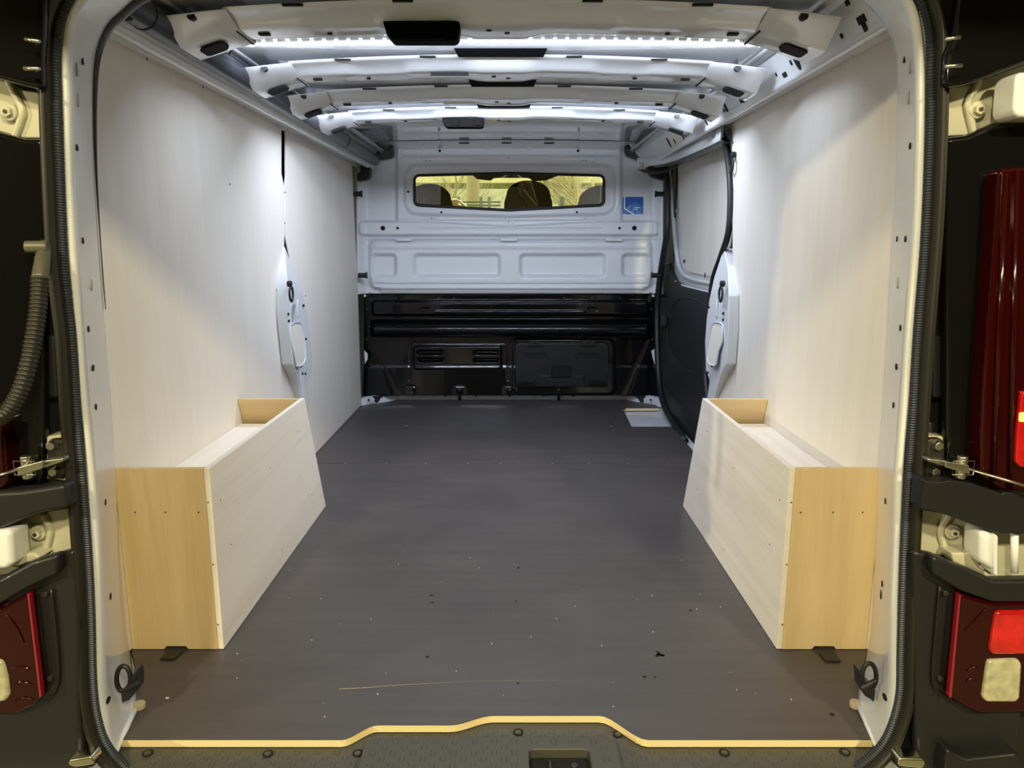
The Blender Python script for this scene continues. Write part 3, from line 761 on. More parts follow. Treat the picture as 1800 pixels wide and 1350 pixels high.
# black corner trims at the top of the bulkhead
ct = thing('corner_trim', 'black foam corner piece where the dark tube ends above the bulkhead', 'trim')
ppoly('body', [(615, 258), (640, 262), (655, 264), (678, 262), (684, 256), (690, 255), (691, 272), (686, 277), (652, 283), (650, 290), (650, 310), (644, 316), (628, 319), (627, 305), (633, 303), (634, 285), (624, 272)], YB-.115, .06, RUB, ct, .006)
ct = thing('corner_trim', 'black foam corner piece above the bulkhead by the sliding door rail', 'trim')
ppoly('body', [(1099, 256), (1104, 253), (1112, 262), (1124, 273), (1150, 270), (1160, 274), (1175, 290), (1178, 318), (1160, 315), (1146, 310), (1139, 300), (1136, 288), (1120, 279), (1103, 273), (1100, 266)], YB-.115, .06, RUB, ct, .005)
ppoly('corner_plate', [(1106, 252), (1118, 251), (1124, 257), (1137, 276), (1134, 279), (1124, 275), (1112, 262)], YB-.14, .02, PAINT, wf, .003)

# ================================================================== SLIDING DOOR
dr = struct('door_1')
XD = .865
xpoly('door_shell', [(1168, 285), (1290, 225), (1300, 420), (1270, 560), (1262, 800), (1190, 790), (1168, 740), (1150, 650), (1150, 540), (1170, 460)], XD+.02, .02, PAINT, dr)
xpoly('lining_panel', [(1191, 289), (1212, 279), (1240, 267), (1276, 250), (1290, 330), (1290, 400), (1275, 450), (1258, 487), (1212, 479), (1204, 472), (1201, 455), (1194, 380)], XD+.004, .01, PLY, dr)
tube('frame_fold', smooth_path([U(x, y, X=XD+.008) for x, y in ((1181, 300), (1184, 380), (1190, 450), (1198, 478), (1215, 490), (1262, 500))], 5), .011, PAINT, dr, 10)
tube('frame_fold', smooth_path([U(x, y, X=XD+.0) for x, y in ((1185, 492), (1194, 500), (1215, 506), (1258, 516))], 5), .006, PAINT, dr, 8)
tp = [(1163, 466), (1170, 461), (1176, 462), (1180, 480), (1186, 494), (1200, 502), (1262, 517), (1262, 800), (1206, 781), (1186, 757), (1170, 720), (1160, 680), (1156, 640), (1155, 560), (1158, 510)]
trim = xpoly('trim_panel', tp, XD-.006, .02, TRIM, dr, .004)
for pth in ([(1180, 560), (1182, 540), (1192, 527), (1205, 523), (1225, 528), (1250, 545)], [(1172, 560), (1174, 600), (1185, 625), (1205, 648), (1218, 655)], [(1165, 670), (1185, 700), (1210, 720), (1240, 745)]):
    tube('moulded_line', smooth_path([U(x, y, X=XD-.0065) for x, y in pth], 5), .0035, TRIM, trim, 8)
box('grip', U(1166, 564, X=XD-.03), (.04, .05, .06), TRIM, dr, .008)
cyl('latch_stud', U(1163, 518, X=XD-.03), (1, 0, 0), .011, .05, RUB, dr, 12, .002)
cyl('clip', U(1190, 370, X=XD), (1, 0, 0), .008, .01, STEEL, dr, 10)
for x, y in ((1230, 271), (1239, 484)):
    p = U(x, y, X=XD+.001); bm = bmesh.new(); bm_box(bm, p, (.004, .022, .003)); bm_box(bm, p, (.004, .003, .022)); bobj('cross_clip', bm, DSTEEL, dr)
box('clip', U(1202, 459, X=XD-.002), (.006, .014, .014), DSTEEL, dr, .001)
# step
prism('door_step', [U(x, y, Z=-.06) for x, y in ((1120, 745), (1200, 745), (1262, 800), (1262, 830), (1130, 830))], (0, 0, -.01), TRIM, dr, .002)
# seals
t = tag(tube('door_seal', smooth_path([U(x, y, X=.80) for x, y in ((1150, 288), (1168, 292), (1173, 330), (1173, 400), (1166, 450), (1160, 490), (1155, 550), (1156, 620), (1160, 680), (1172, 722), (1204, 775))], 6), .017, RUB, None, 12), 'thick black rubber seal down the front edge of the sliding door opening', 'seal')
t = tag(tube('door_seal', smooth_path([U(x, y, X=.772) for x, y in ((1258, 234), (1270, 238), (1277, 262), (1283, 310), (1284, 360), (1280, 410), (1267, 452), (1254, 490), (1247, 540), (1242, 600), (1240, 650), (1243, 690), (1246, 740))], 6), .0115, RUB, None, 12), 'thin black seal curving down beside the white pillar of the door opening', 'seal')
# upper guide rail
gr = thing('guide_rail', 'bent pale metal guide rail above the sliding door opening', 'rail')
rp_ = smooth_path([U(x, y, X=X) for x, y, X in ((1269, 236, .735), (1240, 251, .735), (1205, 267, .735), (1180, 277, .73), (1150, 283, .68), (1121, 286, .62))], 5)
loft('channel', [[p+V((0, 0, .022)), p+V((-.004, 0, .022)), p+V((-.004, 0, -.020)), p+V((.0, 0, -.020)), p+V((.0, 0, .022))] for p in rp_], PAINT, gr)
loft('track', [[p+V((.002, 0, -.016)), p+V((.03, 0, -.018)), p+V((.03, 0, -.028)), p+V((.002, 0, -.020))] for p in rp_[:22]], DSTEEL, gr)
tube('roller_arm', smooth_path([U(x, y, X=X) for x, y, X in ((1124, 297, .63), (1140, 303, .68), (1165, 302, .75), (1192, 290, .82))], 5), .007, DSTEEL, gr, 8)
cyl('roller', U(1127, 292, X=.63), (0, 0, 1), .009, .03, STEEL, gr, 12)
tube('door_top_trim', [U(1275, 247, X=.84), U(1192, 288, X=.84)], .012, GALV, gr, 8)
box('rail_end', U(1262, 232, X=.745), (.03, .05, .045), GALV, gr, .003)

# ================================================================== WHEEL ARCH BOXES
def arch_box(f, label, xin, xout, s):
    t = thing('storage_box', label, 'storage box', )
    y0, y1t, y1b, zt = 1.4765, 2.195, 2.378, .4145; th = .012
    # f-side: xin inner face X, xout lining X, s=+1 when the box lies on the right
    def inner(n, x, d, mat): return prism(n, [V((x, y0+.001 if n == 'side_panel' else y0, 0.001)), V((x, y1b, .001)), V((x, y1t, zt)), V((x, y0, zt))], (d, 0, 0), mat, t, .0008)
    inner('side_panel', xin, s*th, PLYS)
    # front panel with a notch at the foot
    xm = (xin+xout)/2; a = min(xin+s*th*0, xout); b = max(xin, xout)
    xa, xb = (xin+s*.0125, xout)
    nx0 = xin+s*.125; nx1 = xin+s*.083
    pts = [V((xa, y0, .001)), V((nx1-s*.006, y0, .001)), V((nx1, y0, .008)), V((nx0, y0, .008)), V((nx0+s*.006, y0, .001)), V((xb, y0, .001)), V((xb, y0, zt)), V((xa, y0, zt))]
    prism('front_panel', pts, (0, th, 0), PLYY, t, .0008)
    # raking end panel
    e0 = V((xin+s*th, y1t-.013, zt)); k = (y1b-y1t)/zt
    prism('end_panel', [V((xin+s*th, y1t-.014, zt-.0006)), V((xout, y1t-.014, zt-.0006)), V((xout, y1b-.014, .001)), V((xin+s*th, y1b-.014, .001))], (0, .012, 0), PLYYX, t, .0005)
    # tray board just below the rim and slim fillet at the back
    prism('tray_board', [V((xin+s*th, y0+th, .335)), V((xout, y0+th, .335)), V((xout, 2.19, .335)), V((xin+s*th, 2.19, .335))], (0, 0, -.009), PLYS, t, .0005)
    prism('fillet', [V((xin+s*th, 2.14, .3355)), V((xout, 2.14, .3355)), V((xout, 2.20, .375)), V((xin+s*th, 2.20, .375))], (0, .002, -.004), PLYYX, t) if False else None
    # nail heads
    bm = bmesh.new()
    for q in range(3): bm_cyl(bm, V((xin+s*.008, y0-.0004, .06+.14*q)), (0, 1, 0), .0016, .0012, 6)
    for q in (.15, .5, .82): bm_cyl(bm, V((xin+(xout-xin)*q, y0-.0004, .318)), (0, 1, 0), .0017, .0012, 6)
    bobj('nail_head', bm, DSTEEL, t, kind='stuff')
    bm = bmesh.new()
    for yy, zz in ((1.52, .33), (1.56, .21), (1.85, .30), (2.12, .33), (2.2, .12), (1.9, .05)): bm_cyl(bm, V((xin-s*.0004, yy, zz)), (1, 0, 0), .0015, .0012, 6)
    bobj('nail_head', bm, DSTEEL, t, kind='stuff')
    return t
arch_box(None, 'pale plywood wheel arch box against the wall with the dark tube above it', -.634, XL+.001, -1)
arch_box(None, 'pale plywood wheel arch box nearest the sliding door opening', .582, XR-.001, 1)
# floor tabs in front of the boxes
for px, lab in ((((293, 1143), (323, 1143), (306, 1158), (281, 1158)), 'small black plate on the floor before the box on the dark-tube side'), (((1438, 1146), (1467, 1146), (1478, 1162), (1452, 1162)), 'small black plate on the floor before the box on the sliding-door side')):
    t = prism('floor_plate', [U(x, y, Z=.004) for x, y in px], (0, 0, -.003), BLK, None, .0005); tag(t, lab, 'plate')

# ================================================================== TIE-DOWN RINGS
def ring(x, y, X=None, Y=None, w=.02, h=.035, r=.004, tilt=0, normal='x', label='', base=True):
    t = thing('tie_down_ring', label, 'ring'); c = U(x, y, X=X, Y=Y)
    pts = []
    for k in range(28):
        a = 2*math.pi*k/28
        if normal == 'x': pts.append(c+V((math.sin(a)*h*tilt, math.cos(a)*w, math.sin(a)*h)))
        else: pts.append(c+V((math.cos(a)*w+math.sin(a)*h*tilt, 0, math.sin(a)*h)))
    tube('loop', pts, r, RUB, t, 8, closed=True)
    return t, c
# B-pillars
for x, y, X, lab in ((512, 514, -.780, 'black oval tie-down ring on the white pillar of the dark-tube side'), (1267, 514, .730, 'black oval tie-down ring on the white pillar by the sliding door, at mid height'), (1285.5, 288, .765, 'black tie-down ring high beside the top of the curved door seal')):
    t, c = ring(x, y+3, X=X, w=.020, h=.026, r=.0042, label=lab)
    cyl('boss', c+V((.004 if X > 0 else -.004, 0, .036)), (1, 0, 0), .011, .016, RUB, t, 14, .003)
# at the rear pillars
for s, x, y, lab in ((-1, 217, 1193, 'black tie-down ring at the foot of the rear pillar below the corrugated hose'), (1, 1528, 1188, 'black tie-down ring at the foot of the rear pillar beside the clear reversing lens')):
    Y0 = 1.195
    t, c = ring(x, y, Y=Y0, w=.0125, h=.025, r=.0042, tilt=s*-.10, normal='y', label=lab)
    if s < 0: pp = [(212, 1218), (228, 1196), (236, 1181), (240, 1190), (240, 1215), (234, 1222), (226, 1232), (213, 1237)]
    else: pp = [(1513, 1181), (1519, 1186), (1523, 1201), (1537, 1208), (1540, 1214), (1538, 1236), (1530, 1230), (1522, 1225), (1514, 1210)]
    ppoly('base', pp, Y0-.006, .03, BLK, t, .003)
    cyl('hinge_pin', U(*((232, 1206) if s < 0 else (1527, 1203)), Y=Y0-.012), (1, 0, .6), .005, .03, RUB, t, 10, .001)

# pale pads at the pillar foot
for x, y, lab in ((245, 1240, 'pale round plug on the floor at the foot of the pillar below the hose'), (1504, 1238, 'pale round plug on the floor at the foot of the pillar by the lamps')):
    p = U(x, y, Z=.006)
    tag(cyl('floor_plug', p, (0, 0, 1), .011, .012, simple('cork_plug', (.45, .36, .22), .8) if x < 900 else bpy.data.materials['cork_plug'], None, 18, .002), lab, 'plug')

# ================================================================== REAR OPENING FRAME
wb = struct('wall_back')
Lp = [(196, 1336, 203, 1322, 213, 1303, 1.178), (182, 1305, 193, 1297, 219, 1286, 1.20), (172, 1270, 188, 1265, 230, 1262, 1.235), (166, 1230, 180, 1225, 240, 1240, 1.277), (165, 1195, 180, 1190, 236, 1195, 1.36),
      (164, 1150, 180, 1150, 229, 1142, 1.4765), (162, 1050, 178, 1050, 219, 1050, 1.48), (156, 950, 175, 950, 211, 950, 1.48), (150, 822, 166, 822, 203, 822, 1.48), (140, 700, 153, 700, 195, 700, 1.48),
      (128, 550, 142, 550, 183, 550, 1.48), (117, 430, 134, 430, 174, 430, 1.48), (112, 300, 126, 300, 166, 300, 1.48), (108, 180, 124, 180, 163, 180, 1.47), (106, 100, 122, 100, 167, 100, 1.45),
      (112, 40, 128, 38, 185, 48, 1.40), (130, 0, 146, 0, 214, 18, 1.36), (160, -35, 174, -32, 246, -8, 1.33), (215, -75, 226, -68, 310, -36, 1.30), (340, -112, 348, -102, 440, -70, 1.26), (600, -135, 600, -126, 640, -88, 1.24), (895, -142, 895, -132, 895, -94, 1.24)]
Rp = [(1553, 1334, 1544, 1320, 1534, 1303, 1.178), (1568, 1300, 1556, 1292, 1527, 1285, 1.20), (1574, 1268, 1564, 1262, 1517, 1260, 1.235), (1579, 1225, 1567, 1222, 1508, 1240, 1.277), (1580, 1195, 1567, 1190, 1513, 1195, 1.36),
      (1580, 1150, 1566, 1150, 1524, 1142, 1.4765), (1581, 1050, 1566, 1050, 1533, 1050, 1.48), (1584, 950, 1570, 950, 1538, 950, 1.48), (1590, 822, 1574, 822, 1543, 822, 1.48), (1600, 700, 1584, 700, 1552, 700, 1.48),
      (1610, 550, 1594, 550, 1561, 550, 1.48), (1620, 430, 1604, 430, 1568, 430, 1.48), (1626, 300, 1610, 300, 1574, 300, 1.48), (1628, 180, 1612, 180, 1577, 180, 1.47), (1627, 100, 1611, 100, 1575, 100, 1.45),
      (1621, 40, 1604, 38, 1556, 48, 1.40), (1608, 0, 1590, 0, 1525, 10, 1.36), (1580, -35, 1564, -32, 1490, -16, 1.33), (1530, -75, 1518, -68, 1430, -40, 1.30), (1420, -112, 1412, -102, 1320, -70, 1.26), (1180, -135, 1180, -126, 1140, -88, 1.24), (895, -142, 895, -132, 895, -94, 1.24)]
def frame_rows(L):
    secs = []
    for (ox, oy, bx, by, ix, iy, yi) in L:
        o = U(ox, oy, Y=1.135); b = U(bx, by, Y=1.143); i = U(ix, iy, Y=yi)
        back = i+(i-V((CX, i.y, .65))).normalized()*.05 if iy < 1200 else i+V((math.copysign(.05, i.x), 0, -.03))
        back.y = i.y+.01
        secs.append([o+(V((o.x-b.x, 0, o.z-b.z)))*.25+V((0, .012, 0)), o+V((0, .002, 0)), (o+b)/2+V((0, -.004, 0)), b, b.lerp(i, .12), b.lerp(i, .5), b.lerp(i, .93), i, back])
    return secs
for nm, L in (('rear_pillar', Lp), ('rear_pillar', Rp)):
    secs = frame_rows(L)
    # resample smoothly along the path
    cols = [smooth_path([s[c] for s in secs], 5) for c in range(len(secs[0]))]
    loft(nm, [[cols[c][i] for c in range(len(cols))] for i in range(len(cols[0]))], PAINT, wb)
def frame_pt(L, x, y):
    """3D point on the pillar face seen at x, y"""
    best = None
    secs = frame_rows(L)
    for (a, b), (sa, sb) in zip(zip(L[:-1], L[1:]), zip(secs[:-1], secs[1:])):
        ya, yb = a[5], b[5]
        if min(ya, yb) <= y <= max(ya, yb):
            t = (y-ya)/(yb-ya) if yb != ya else 0
            pb = sa[3].lerp(sb[3], t); pi = sa[7].lerp(sb[7], t); bx = a[2]+(b[2]-a[2])*t; ix = a[4]+(b[4]-a[4])*t
            # perspective-correct search between band edge and inner edge
            for k in range(101):
                q = pb.lerp(pi, k/100); zc = q.y*math.cos(PITCH)+(H-q.z)*math.sin(PITCH); sx = 900+q.x/zc*F
                if best is None or abs(sx-x) < best[0]: best = (abs(sx-x), q, (pi-pb).normalized())
            return best[1], best[2]
def frame_hole(L, x, y, r, sq=False, ry=None):
    r = r*1.5; ry = ry*1.15 if ry else None
    res = frame_pt(L, x, y)
    if not res: return
    p, d = res; n = d.cross(V((0, 0, 1))).normalized()
    if n.y > 0: n = -n
    bm = bmesh.new()
    e = V((0, 0, 1)); u = e.cross(n).normalized(); M = Matrix((u, e, n)).transposed()
    if sq: bm_box(bm, p, (r*1.6, r*1.4, .003), M)
    else: bmesh.ops.create_cone(bm, cap_ends=True, segments=12, radius1=1, radius2=1, depth=1, matrix=Matrix.Translation(p) @ M.to_4x4() @ Matrix.Diagonal((r, ry or r, .003, 1)))
    bobj('pillar_hole', bm, HOLE, wb)
for x, y in ((145, 108), (135, 259), (145, 423), (155, 578), (168, 715), (185, 882), (194, 1048), (190, 1242)): frame_hole(Lp, x, y, .0062, ry=.0045)
frame_hole(Lp, 163, 646, .010, ry=.0045)
for x, y in ((1590, 105), (1600, 256), (1577, 420), (1592, 420), (1583, 576), (1571, 712), (1557, 880), (1551, 1026), (1556, 1240)): frame_hole(Rp, x, y, .0062 if x != 1577 else .004, ry=.0045)
frame_hole(Rp, 1576, 644, .010, ry=.0045); frame_hole(Rp, 1549, 1045, .006, sq=True)
DIMP = simple('filled_plug', (.36, .37, .33), .5)
for L, q in ((Lp, ((135, 122), (136, 176), (160, 500))), (Rp, ((1600, 118), (1598, 172), (1579, 497)))):
    for x, y in q:
        p, d = frame_pt(L, x, y); n = d.cross(V((0, 0, 1))).normalized(); n = -n if n.y > 0 else n
        cyl('pillar_plug', p, n, .010, .003, DIMP, wb, 12)
# folded seams at the pillar feet
for L, s in ((Lp, -1), (Rp, 1)):
    a = U(*(242, 1246) if s < 0 else (1507, 1244), Y=1.27); b = U(*(203, 1328) if s < 0 else (1545, 1326), Y=1.15)
    for k, r in ((0, .005), (.012, .003)):
        tube('folded_seam', [a+V((s*k, 0, .008+k*.4)), a.lerp(b, .5)+V((s*k, 0, .007+k*.4)), b+V((s*k, 0, .006+k*.4))], r, PAINT, wb, 8)
# dark plastic edging that follows the inner edge at the top on the tube side
secs = frame_rows(Lp)
inn = smooth_path([s[7] for s in secs[10:19]], 5)
tube('edge_strip', [p+V((-.013, .03, .004)) for p in inn], lambda i: .0012+.0075*smst(4, 26, i), PIPE, wb, 8)

# seals round the opening
Ls = [(150, -60), (122, 0), (104, 42), (99, 100), (101, 180), (104, 270), (112, 450), (120, 530), (128, 600), (137, 750), (148, 870), (157, 1000), (161, 1090), (164, 1200), (172, 1262), (189, 1310), (222, 1348), (275, 1385)]
Rs = [(1590, -60), (1618, 0), (1633, 50), (1635, 100), (1635, 200), (1630, 350), (1624, 450), (1612, 600), (1605, 720), (1596, 850), (1590, 950), (1586, 1050), (1583, 1150), (1581, 1220), (1567, 1275), (1545, 1315), (1505, 1350), (1450, 1385)]
for P_, s, lab in ((Ls, -1, 'black weatherstrip with ribbed bead around the rear opening, hose side'), (Rs, 1, 'black weatherstrip with ribbed bead around the rear opening, tall lamp side')):
    t = thing('weatherstrip', lab, 'seal')
    base = smooth_path([U(x, y, Y=1.13) for x, y in P_], 6)
    # dense resample for the ribs
    dense = []; L_ = 0
    for a, b in zip(base[:-1], base[1:]):
        n = max(1, int((b-a).length/.0019))
        for k in range(n): dense.append(a.lerp(b, k/n))
    bm = bmesh.new(); bm_tube(bm, dense, lambda i: .0054+(.0014 if i % 2 else 0), 8, ref=(0, 1, 0))
    b_ = bobj('ribbed_bead', bm, RUBN, t)
    # flap outside the bead
    offp = []
    for i, p in enumerate(base):
        tt = (base[min(i+1, len(base)-1)]-base[max(i-1, 0)]).normalized(); n = tt.cross(V((0, 1, 0))).normalized()
        if n.dot(p-V((CX, p.y, .6))) < 0: n = -n
        offp.append((p, n))
    secs = []
    for p, n in offp:
        secs.append([p+n*.003+V((0, .002, 0)), p+n*.005+V((0, -.009, 0)), p+n*.008+V((0, -.018, 0)), p+n*.012+V((0, -.021, 0)), p+n*.014+V((0, -.016, 0)), p+n*.0155+V((0, -.014, 0)), p+n*.017+V((0, -.017, 0)), p+n*.0205+V((0, -.012, 0)), p+n*.022+V((0, .02, 0))])
    loft('flap', secs, FLAP, t)

# ================================================================== SILL PLATE
sp_ = thing('sill_plate', 'grey plastic rear sill with raised tread marks in front of the plywood floor edge', 'sill')
zs = -.0165
pts = [V((-.70, 1.24, zs)), V((-.725, 1.16, zs)), V((-.69, 1.128, zs)), V((-.60, 1.118, zs)), V((-.58, 1.06, zs)), V((.53, 1.06, zs)), V((.55, 1.118, zs)), V((.63, 1.128, zs)), V((.675, 1.16, zs)), V((.65, 1.24, zs)), V((.3, 1.26, zs)), (V((-.3, 1.26, zs)))]
prism('plate', pts, (0, 0, -.03), SILLM, sp_, .004)
# raised latch housing
a = U(668, 1343, Y=1.12); 
za = .004
hp_ = [V((-.262, 1.085, 0)), V((-.262, 1.168, 0)), V((-.247, 1.181, 0)), V((.168, 1.181, 0)), V((.186, 1.168, 0)), V((.188, 1.085, 0)), V((.135, 1.085, 0)), V((.135, 1.142, 0)), V((.130, 1.147, 0)), V((.036, 1.147, 0)), V((.030, 1.142, 0)), V((.030, 1.085, 0))]
lh = prism('latch_housing', [p+V((0, 0, .005)) for p in hp_], (0, 0, -.05), SILLM, sp_, .007)
box('latch_pocket', (.083, 1.112, -.024), (.102, .075, .022), HOLE, sp_)
box('latch_claw', (.066, 1.122, -.010), (.005, .025, .003), DSTEEL, lh, .001)
cyl('latch_pin', (.108, 1.125, -.011), (0, 0, 1), .0065, .004, DSTEEL, lh, 14, .001)
box('latch_bar', (.085, 1.136, -.009), (.055, .0015, .0015), DSTEEL, lh)
box('lower_ledge', (-.04, 1.045, -.06), (1.1, .05, .02), SILLM, sp_, .004)
box('striker_plate', (-.165, 1.098, -.022), (.10, .02, .012), simple('pale_latch_metal', (.40, .39, .27), .4), sp_, .003)
box('striker_slot', (-.168, 1.093, -.016), (.030, .02, .008), HOLE, sp_)
# u-shaped tread marks
bm = bmesh.new()
def umark(x, y, z):
    w_ = .0085
    pts = [V((x-w_/2, y+.007, z)), V((x-w_/2, y-.002, z)), V((x-w_/2+.002, y-.0045, z)), V((x+w_/2-.002, y-.0045, z)), V((x+w_/2, y-.002, z)), V((x+w_/2, y+.007, z))]
    bm_tube(bm, pts, .00055, 4)
def edge_y(x):
    if x < -.307 or x > .245: return 1.178
    if x < -.25: t = (x+.307)/.057; return 1.178+.041*t*t*(3-2*t)
    if x < -.115: return 1.219
    if x < -.035: t = (x+.115)/.08; return 1.219+.028*t*t*(3-2*t)
    if x < .165: return 1.247
    t = (x-.165)/.08; return 1.247-.069*t*t*(3-2*t)
for j in range(11):
    for i in range(40):
        x = -.70+i*.0352+(.0176 if j % 2 else 0); y = 1.104+j*.0148
        if y > edge_y(x)-.01 or abs(x+.03) > .64: continue
        if y < 1.128 and not (-.25 < x < .175): continue
        if -.268 < x < .194 and y < 1.188:
            if -.245 < x < .17 and y < 1.168 and not (.015 < x < .15 and y < 1.160): umark(x, y, .0052)
        elif y > 1.125: umark(x, y, zs+.0002)
bobj('tread_mark', bm, simple('shaded_tread_plastic', (.045, .043, .035), .5), sp_, kind='stuff')  # sill plastic in a darker tone: shading painted onto the marks
for x, y in ((260, 1324), (471, 1325), (629, 1324), (911, 1287), (1086, 1291), (1273, 1323), (1485, 1322)):
    p = U(x, y, Z=zs+.001)
    cyl('bolt_recess', p, (0, 0, 1), .0095, .0022, HOLE, sp_, 18)
    bm = bmesh.new(); bm_cyl(bm, p+V((0, -.0018, .0012)), (0, 0, 1), .0054, .002, 14); bm_cyl(bm, p+V((0, -.0018, .0028)), (0, 0, 1), .0028, .0016, 8)
    bobj('bolt', bm, SBOLT, sp_)

# ================================================================== OUTSIDE OF THE REAR CORNERS
YO = 1.095
def corner(side):
    return struct('trim_1' if side < 0 else 'trim_2')
# dark body backing (rear face of the body side)
tL = corner(-1); tR = corner(1)
def backing(par, s):
    xs = (1.02, .745)
    pts = [V((s*xs[1]+(CX if s < 0 else -.0), 1.175, -.40)), V((s*1.12, 1.175, -.40)), V((s*1.12, 1.175, 1.62)), V((s*xs[1]+(CX if s < 0 else 0), 1.175, 1.62))]
    prism('body_corner', pts, (0, .04, 0), BLK, par, .002)
backing(tL, -1); backing(tR, 1)
# flange that closes the gap between seal and body corner
for par, P_ in ((tL, Ls), (tR, Rs)):
    base = smooth_path([U(x, y, Y=1.13) for x, y in P_], 4); secs = []
    for i, p in enumerate(base):
        tt = (base[min(i+1, len(base)-1)]-base[max(i-1, 0)]).normalized(); n = tt.cross(V((0, 1, 0))).normalized()
        if n.dot(p-V((CX, p.y, .6))) < 0: n = -n
        secs.append([p+n*.0+V((0, .010, 0)), p+n*.05+V((0, .035, 0)), p+n*.12+V((0, .05, 0))])
    loft('jamb_skin', secs, BLK, par)
# ---- right side
ppoly('upper_cover', [(1692, -60), (1900, -60), (1900, 85), (1800, 112), (1740, 135), (1700, 148), (1672, 152), (1664, 150), (1666, 95), (1680, 60)], YO, .022, BLKG, tR, .008)
ppoly('mid_cover', [(1664, 241), (1700, 237), (1740, 220), (1800, 207), (1900, 190), (1900, 880), (1764, 866), (1700, 838), (1664, 835)], YO+.02, .022, BLKG, tR, .008)
ppoly('mid_band', [(1620, 895), (1626, 845), (1650, 848), (1668, 845), (1700, 848), (1762, 868), (1765, 866), (1900, 866), (1900, 934), (1765, 938), (1730, 930), (1650, 900)], YO-.02, .035, BLK, tR, .008)
ppoly('lower_cover', [(1606, 968), (1640, 975), (1700, 998), (1750, 1022), (1900, 1020), (1900, 1100), (1800, 1120), (1798, 1250), (1790, 1330), (1795, 1420), (1600, 1420), (1612, 1330), (1608, 1200)], YO+.012, .022, BLK, tR, .008)
ppoly('lower_lip', [(1640, 978), (1700, 1000), (1748, 1022), (1900, 1019), (1900, 1060), (1746, 1060), (1690, 1040), (1640, 1010)], YO-.010, .025, BLK, tR, .006)
ppoly('bumper_corner', [(1665, 1318), (1700, 1335), (1790, 1325), (1800, 1360), (1800, 1440), (1660, 1440)], YO-.015, .05, BLK, tR, .006)
tube('cover_edge', smooth_path([U(x, y, Y=YO+.008) for x, y in ((1652, 1030), (1645, 1110), (1640, 1200), (1665, 1225), (1700, 1240))], 4), .002, BLK, tR, 6)
for px in (((1640, 255), (1682, 250), (1683, 300), (1680, 310), (1640, 310)), ((1642, 338), (1679, 336), (1676, 380), (1672, 430), (1640, 430)), ((1640, 590), (1660, 592), (1656, 700), (1640, 700)), ((1630, 742), (1645, 742), (1645, 762), (1630, 762))):
    ppoly('jamb_pad', px, YO+.05, .04, TRIM, tR, .004)
cyl('cover_screw', U(1661, 1042, Y=YO+.01), (0, 1, 0), .005, .008, DSTEEL, tR, 10, .001)
cyl('cover_screw', U(1652, 1192, Y=YO+.01), (0, 1, 0), .005, .008, DSTEEL, tR, 10, .001)
# ---- left side
ppoly('upper_cover', [(-100, -60), (78, -60), (70, 100), (72, 156), (40, 150), (0, 139), (-100, 110)], YO, .022, BLKG, tL, .008)
ppoly('mid_cover', [(-100, 215), (0, 232), (40, 243), (76, 243), (76, 860), (40, 862), (0, 875), (-100, 880)], YO+.02, .022, BLKG, tL, .008)
ppoly('mid_band', [(-100, 870), (40, 862), (112, 851), (120, 893), (100, 896), (60, 905), (0, 930), (-100, 935)], YO-.02, .035, BLK, tL, .008)
ppoly('lower_cover', [(-100, 1025), (0, 1017), (60, 985), (131, 966), (140, 1100), (140, 1250), (150, 1420), (-100, 1420)], YO+.012, .022, BLK, tL, .008)
ppoly('lower_lip', [(-100, 1025), (0, 1018), (55, 988), (100, 975), (100, 1010), (52, 1032), (0, 1062), (-100, 1066)], YO-.010, .025, BLK, tL, .006)
tube('cover_edge', smooth_path([U(x, y, Y=YO+.008) for x, y in ((90, 1035), (98, 1110), (102, 1200), (80, 1235))], 4), .002, BLK, tL, 6)
for px in (((51, 245), (78, 245), (80, 320), (55, 318)), ((57, 342), (78, 341), (82, 400), (78, 425), (62, 420)), ((72, 590), (95, 590), (100, 700), (80, 700))):
    ppoly('jamb_pad', px, YO+.05, .04, TRIM, tL, .004)
for y in (1044, 1192): cyl('cover_screw', U(80 if y < 1100 else 89, y, Y=YO+.01), (0, 1, 0), .005, .008, DSTEEL, tL, 10, .001)

# hinge recesses
def hinge(side, poly, rib, bolt, extra, label):
    t = empty('door_hinge', (0, 0, 0), tR if side > 0 else tL); t['label'] = label
    ppoly('plate', poly, YO+.045, .012, PAINTY, t, .003)
    bm = bmesh.new(); bm_tube(bm, smooth_path([U(x, y, Y=YO+.043) for x, y in rib], 5), .006, 8); bobj('raised_rib', bm, PAINTY, t, smooth=True)
    b = U(*bolt, Y=YO+.04)
    cyl('washer', b, (0, 1, 0), .0125, .008, PAINTY, t, 20, .002)
    bm = bmesh.new(); bm_cyl(bm, b+V((0, -.006, 0)), (0, 1, 0), .0078, .008, 6); bobj('bolt', bm, PAINTY, t, bevel=.001)
    bm = bmesh.new(); bm_cyl(bm, b+V((0, -.0105, 0)), (0, 1, 0), .003, .002, 10); bobj('bolt_socket', bm, DSTEEL, t)
    for kind, px in extra:
        if kind == 'knob': ppoly('hinge_arm', px, YO-.02, .05, PAINT, t, .010)
        if kind == 'flat': ppoly('hinge_ledge', px, YO+.01, .04, PAINTY, t, .004)
        if kind == 'post': tube('hinge_pin', [U(x, y, Y=YO) for x, y in px], .006, PAINT, t, 10)
    return t
hinge(1, [(1661, 153), (1700, 149), (1800, 112), (1900, 85), (1900, 190), (1800, 208), (1740, 220), (1700, 238), (1661, 240)], [(1722, 135), (1712, 158), (1700, 182), (1704, 205), (1712, 237)], (1717, 194),
      [('knob', [(1786, 132), (1796, 126), (1900, 120), (1900, 207), (1790, 207), (1781, 196)])], 'cream hinge plate level with the upper wall, beside the tall red tail lamp')
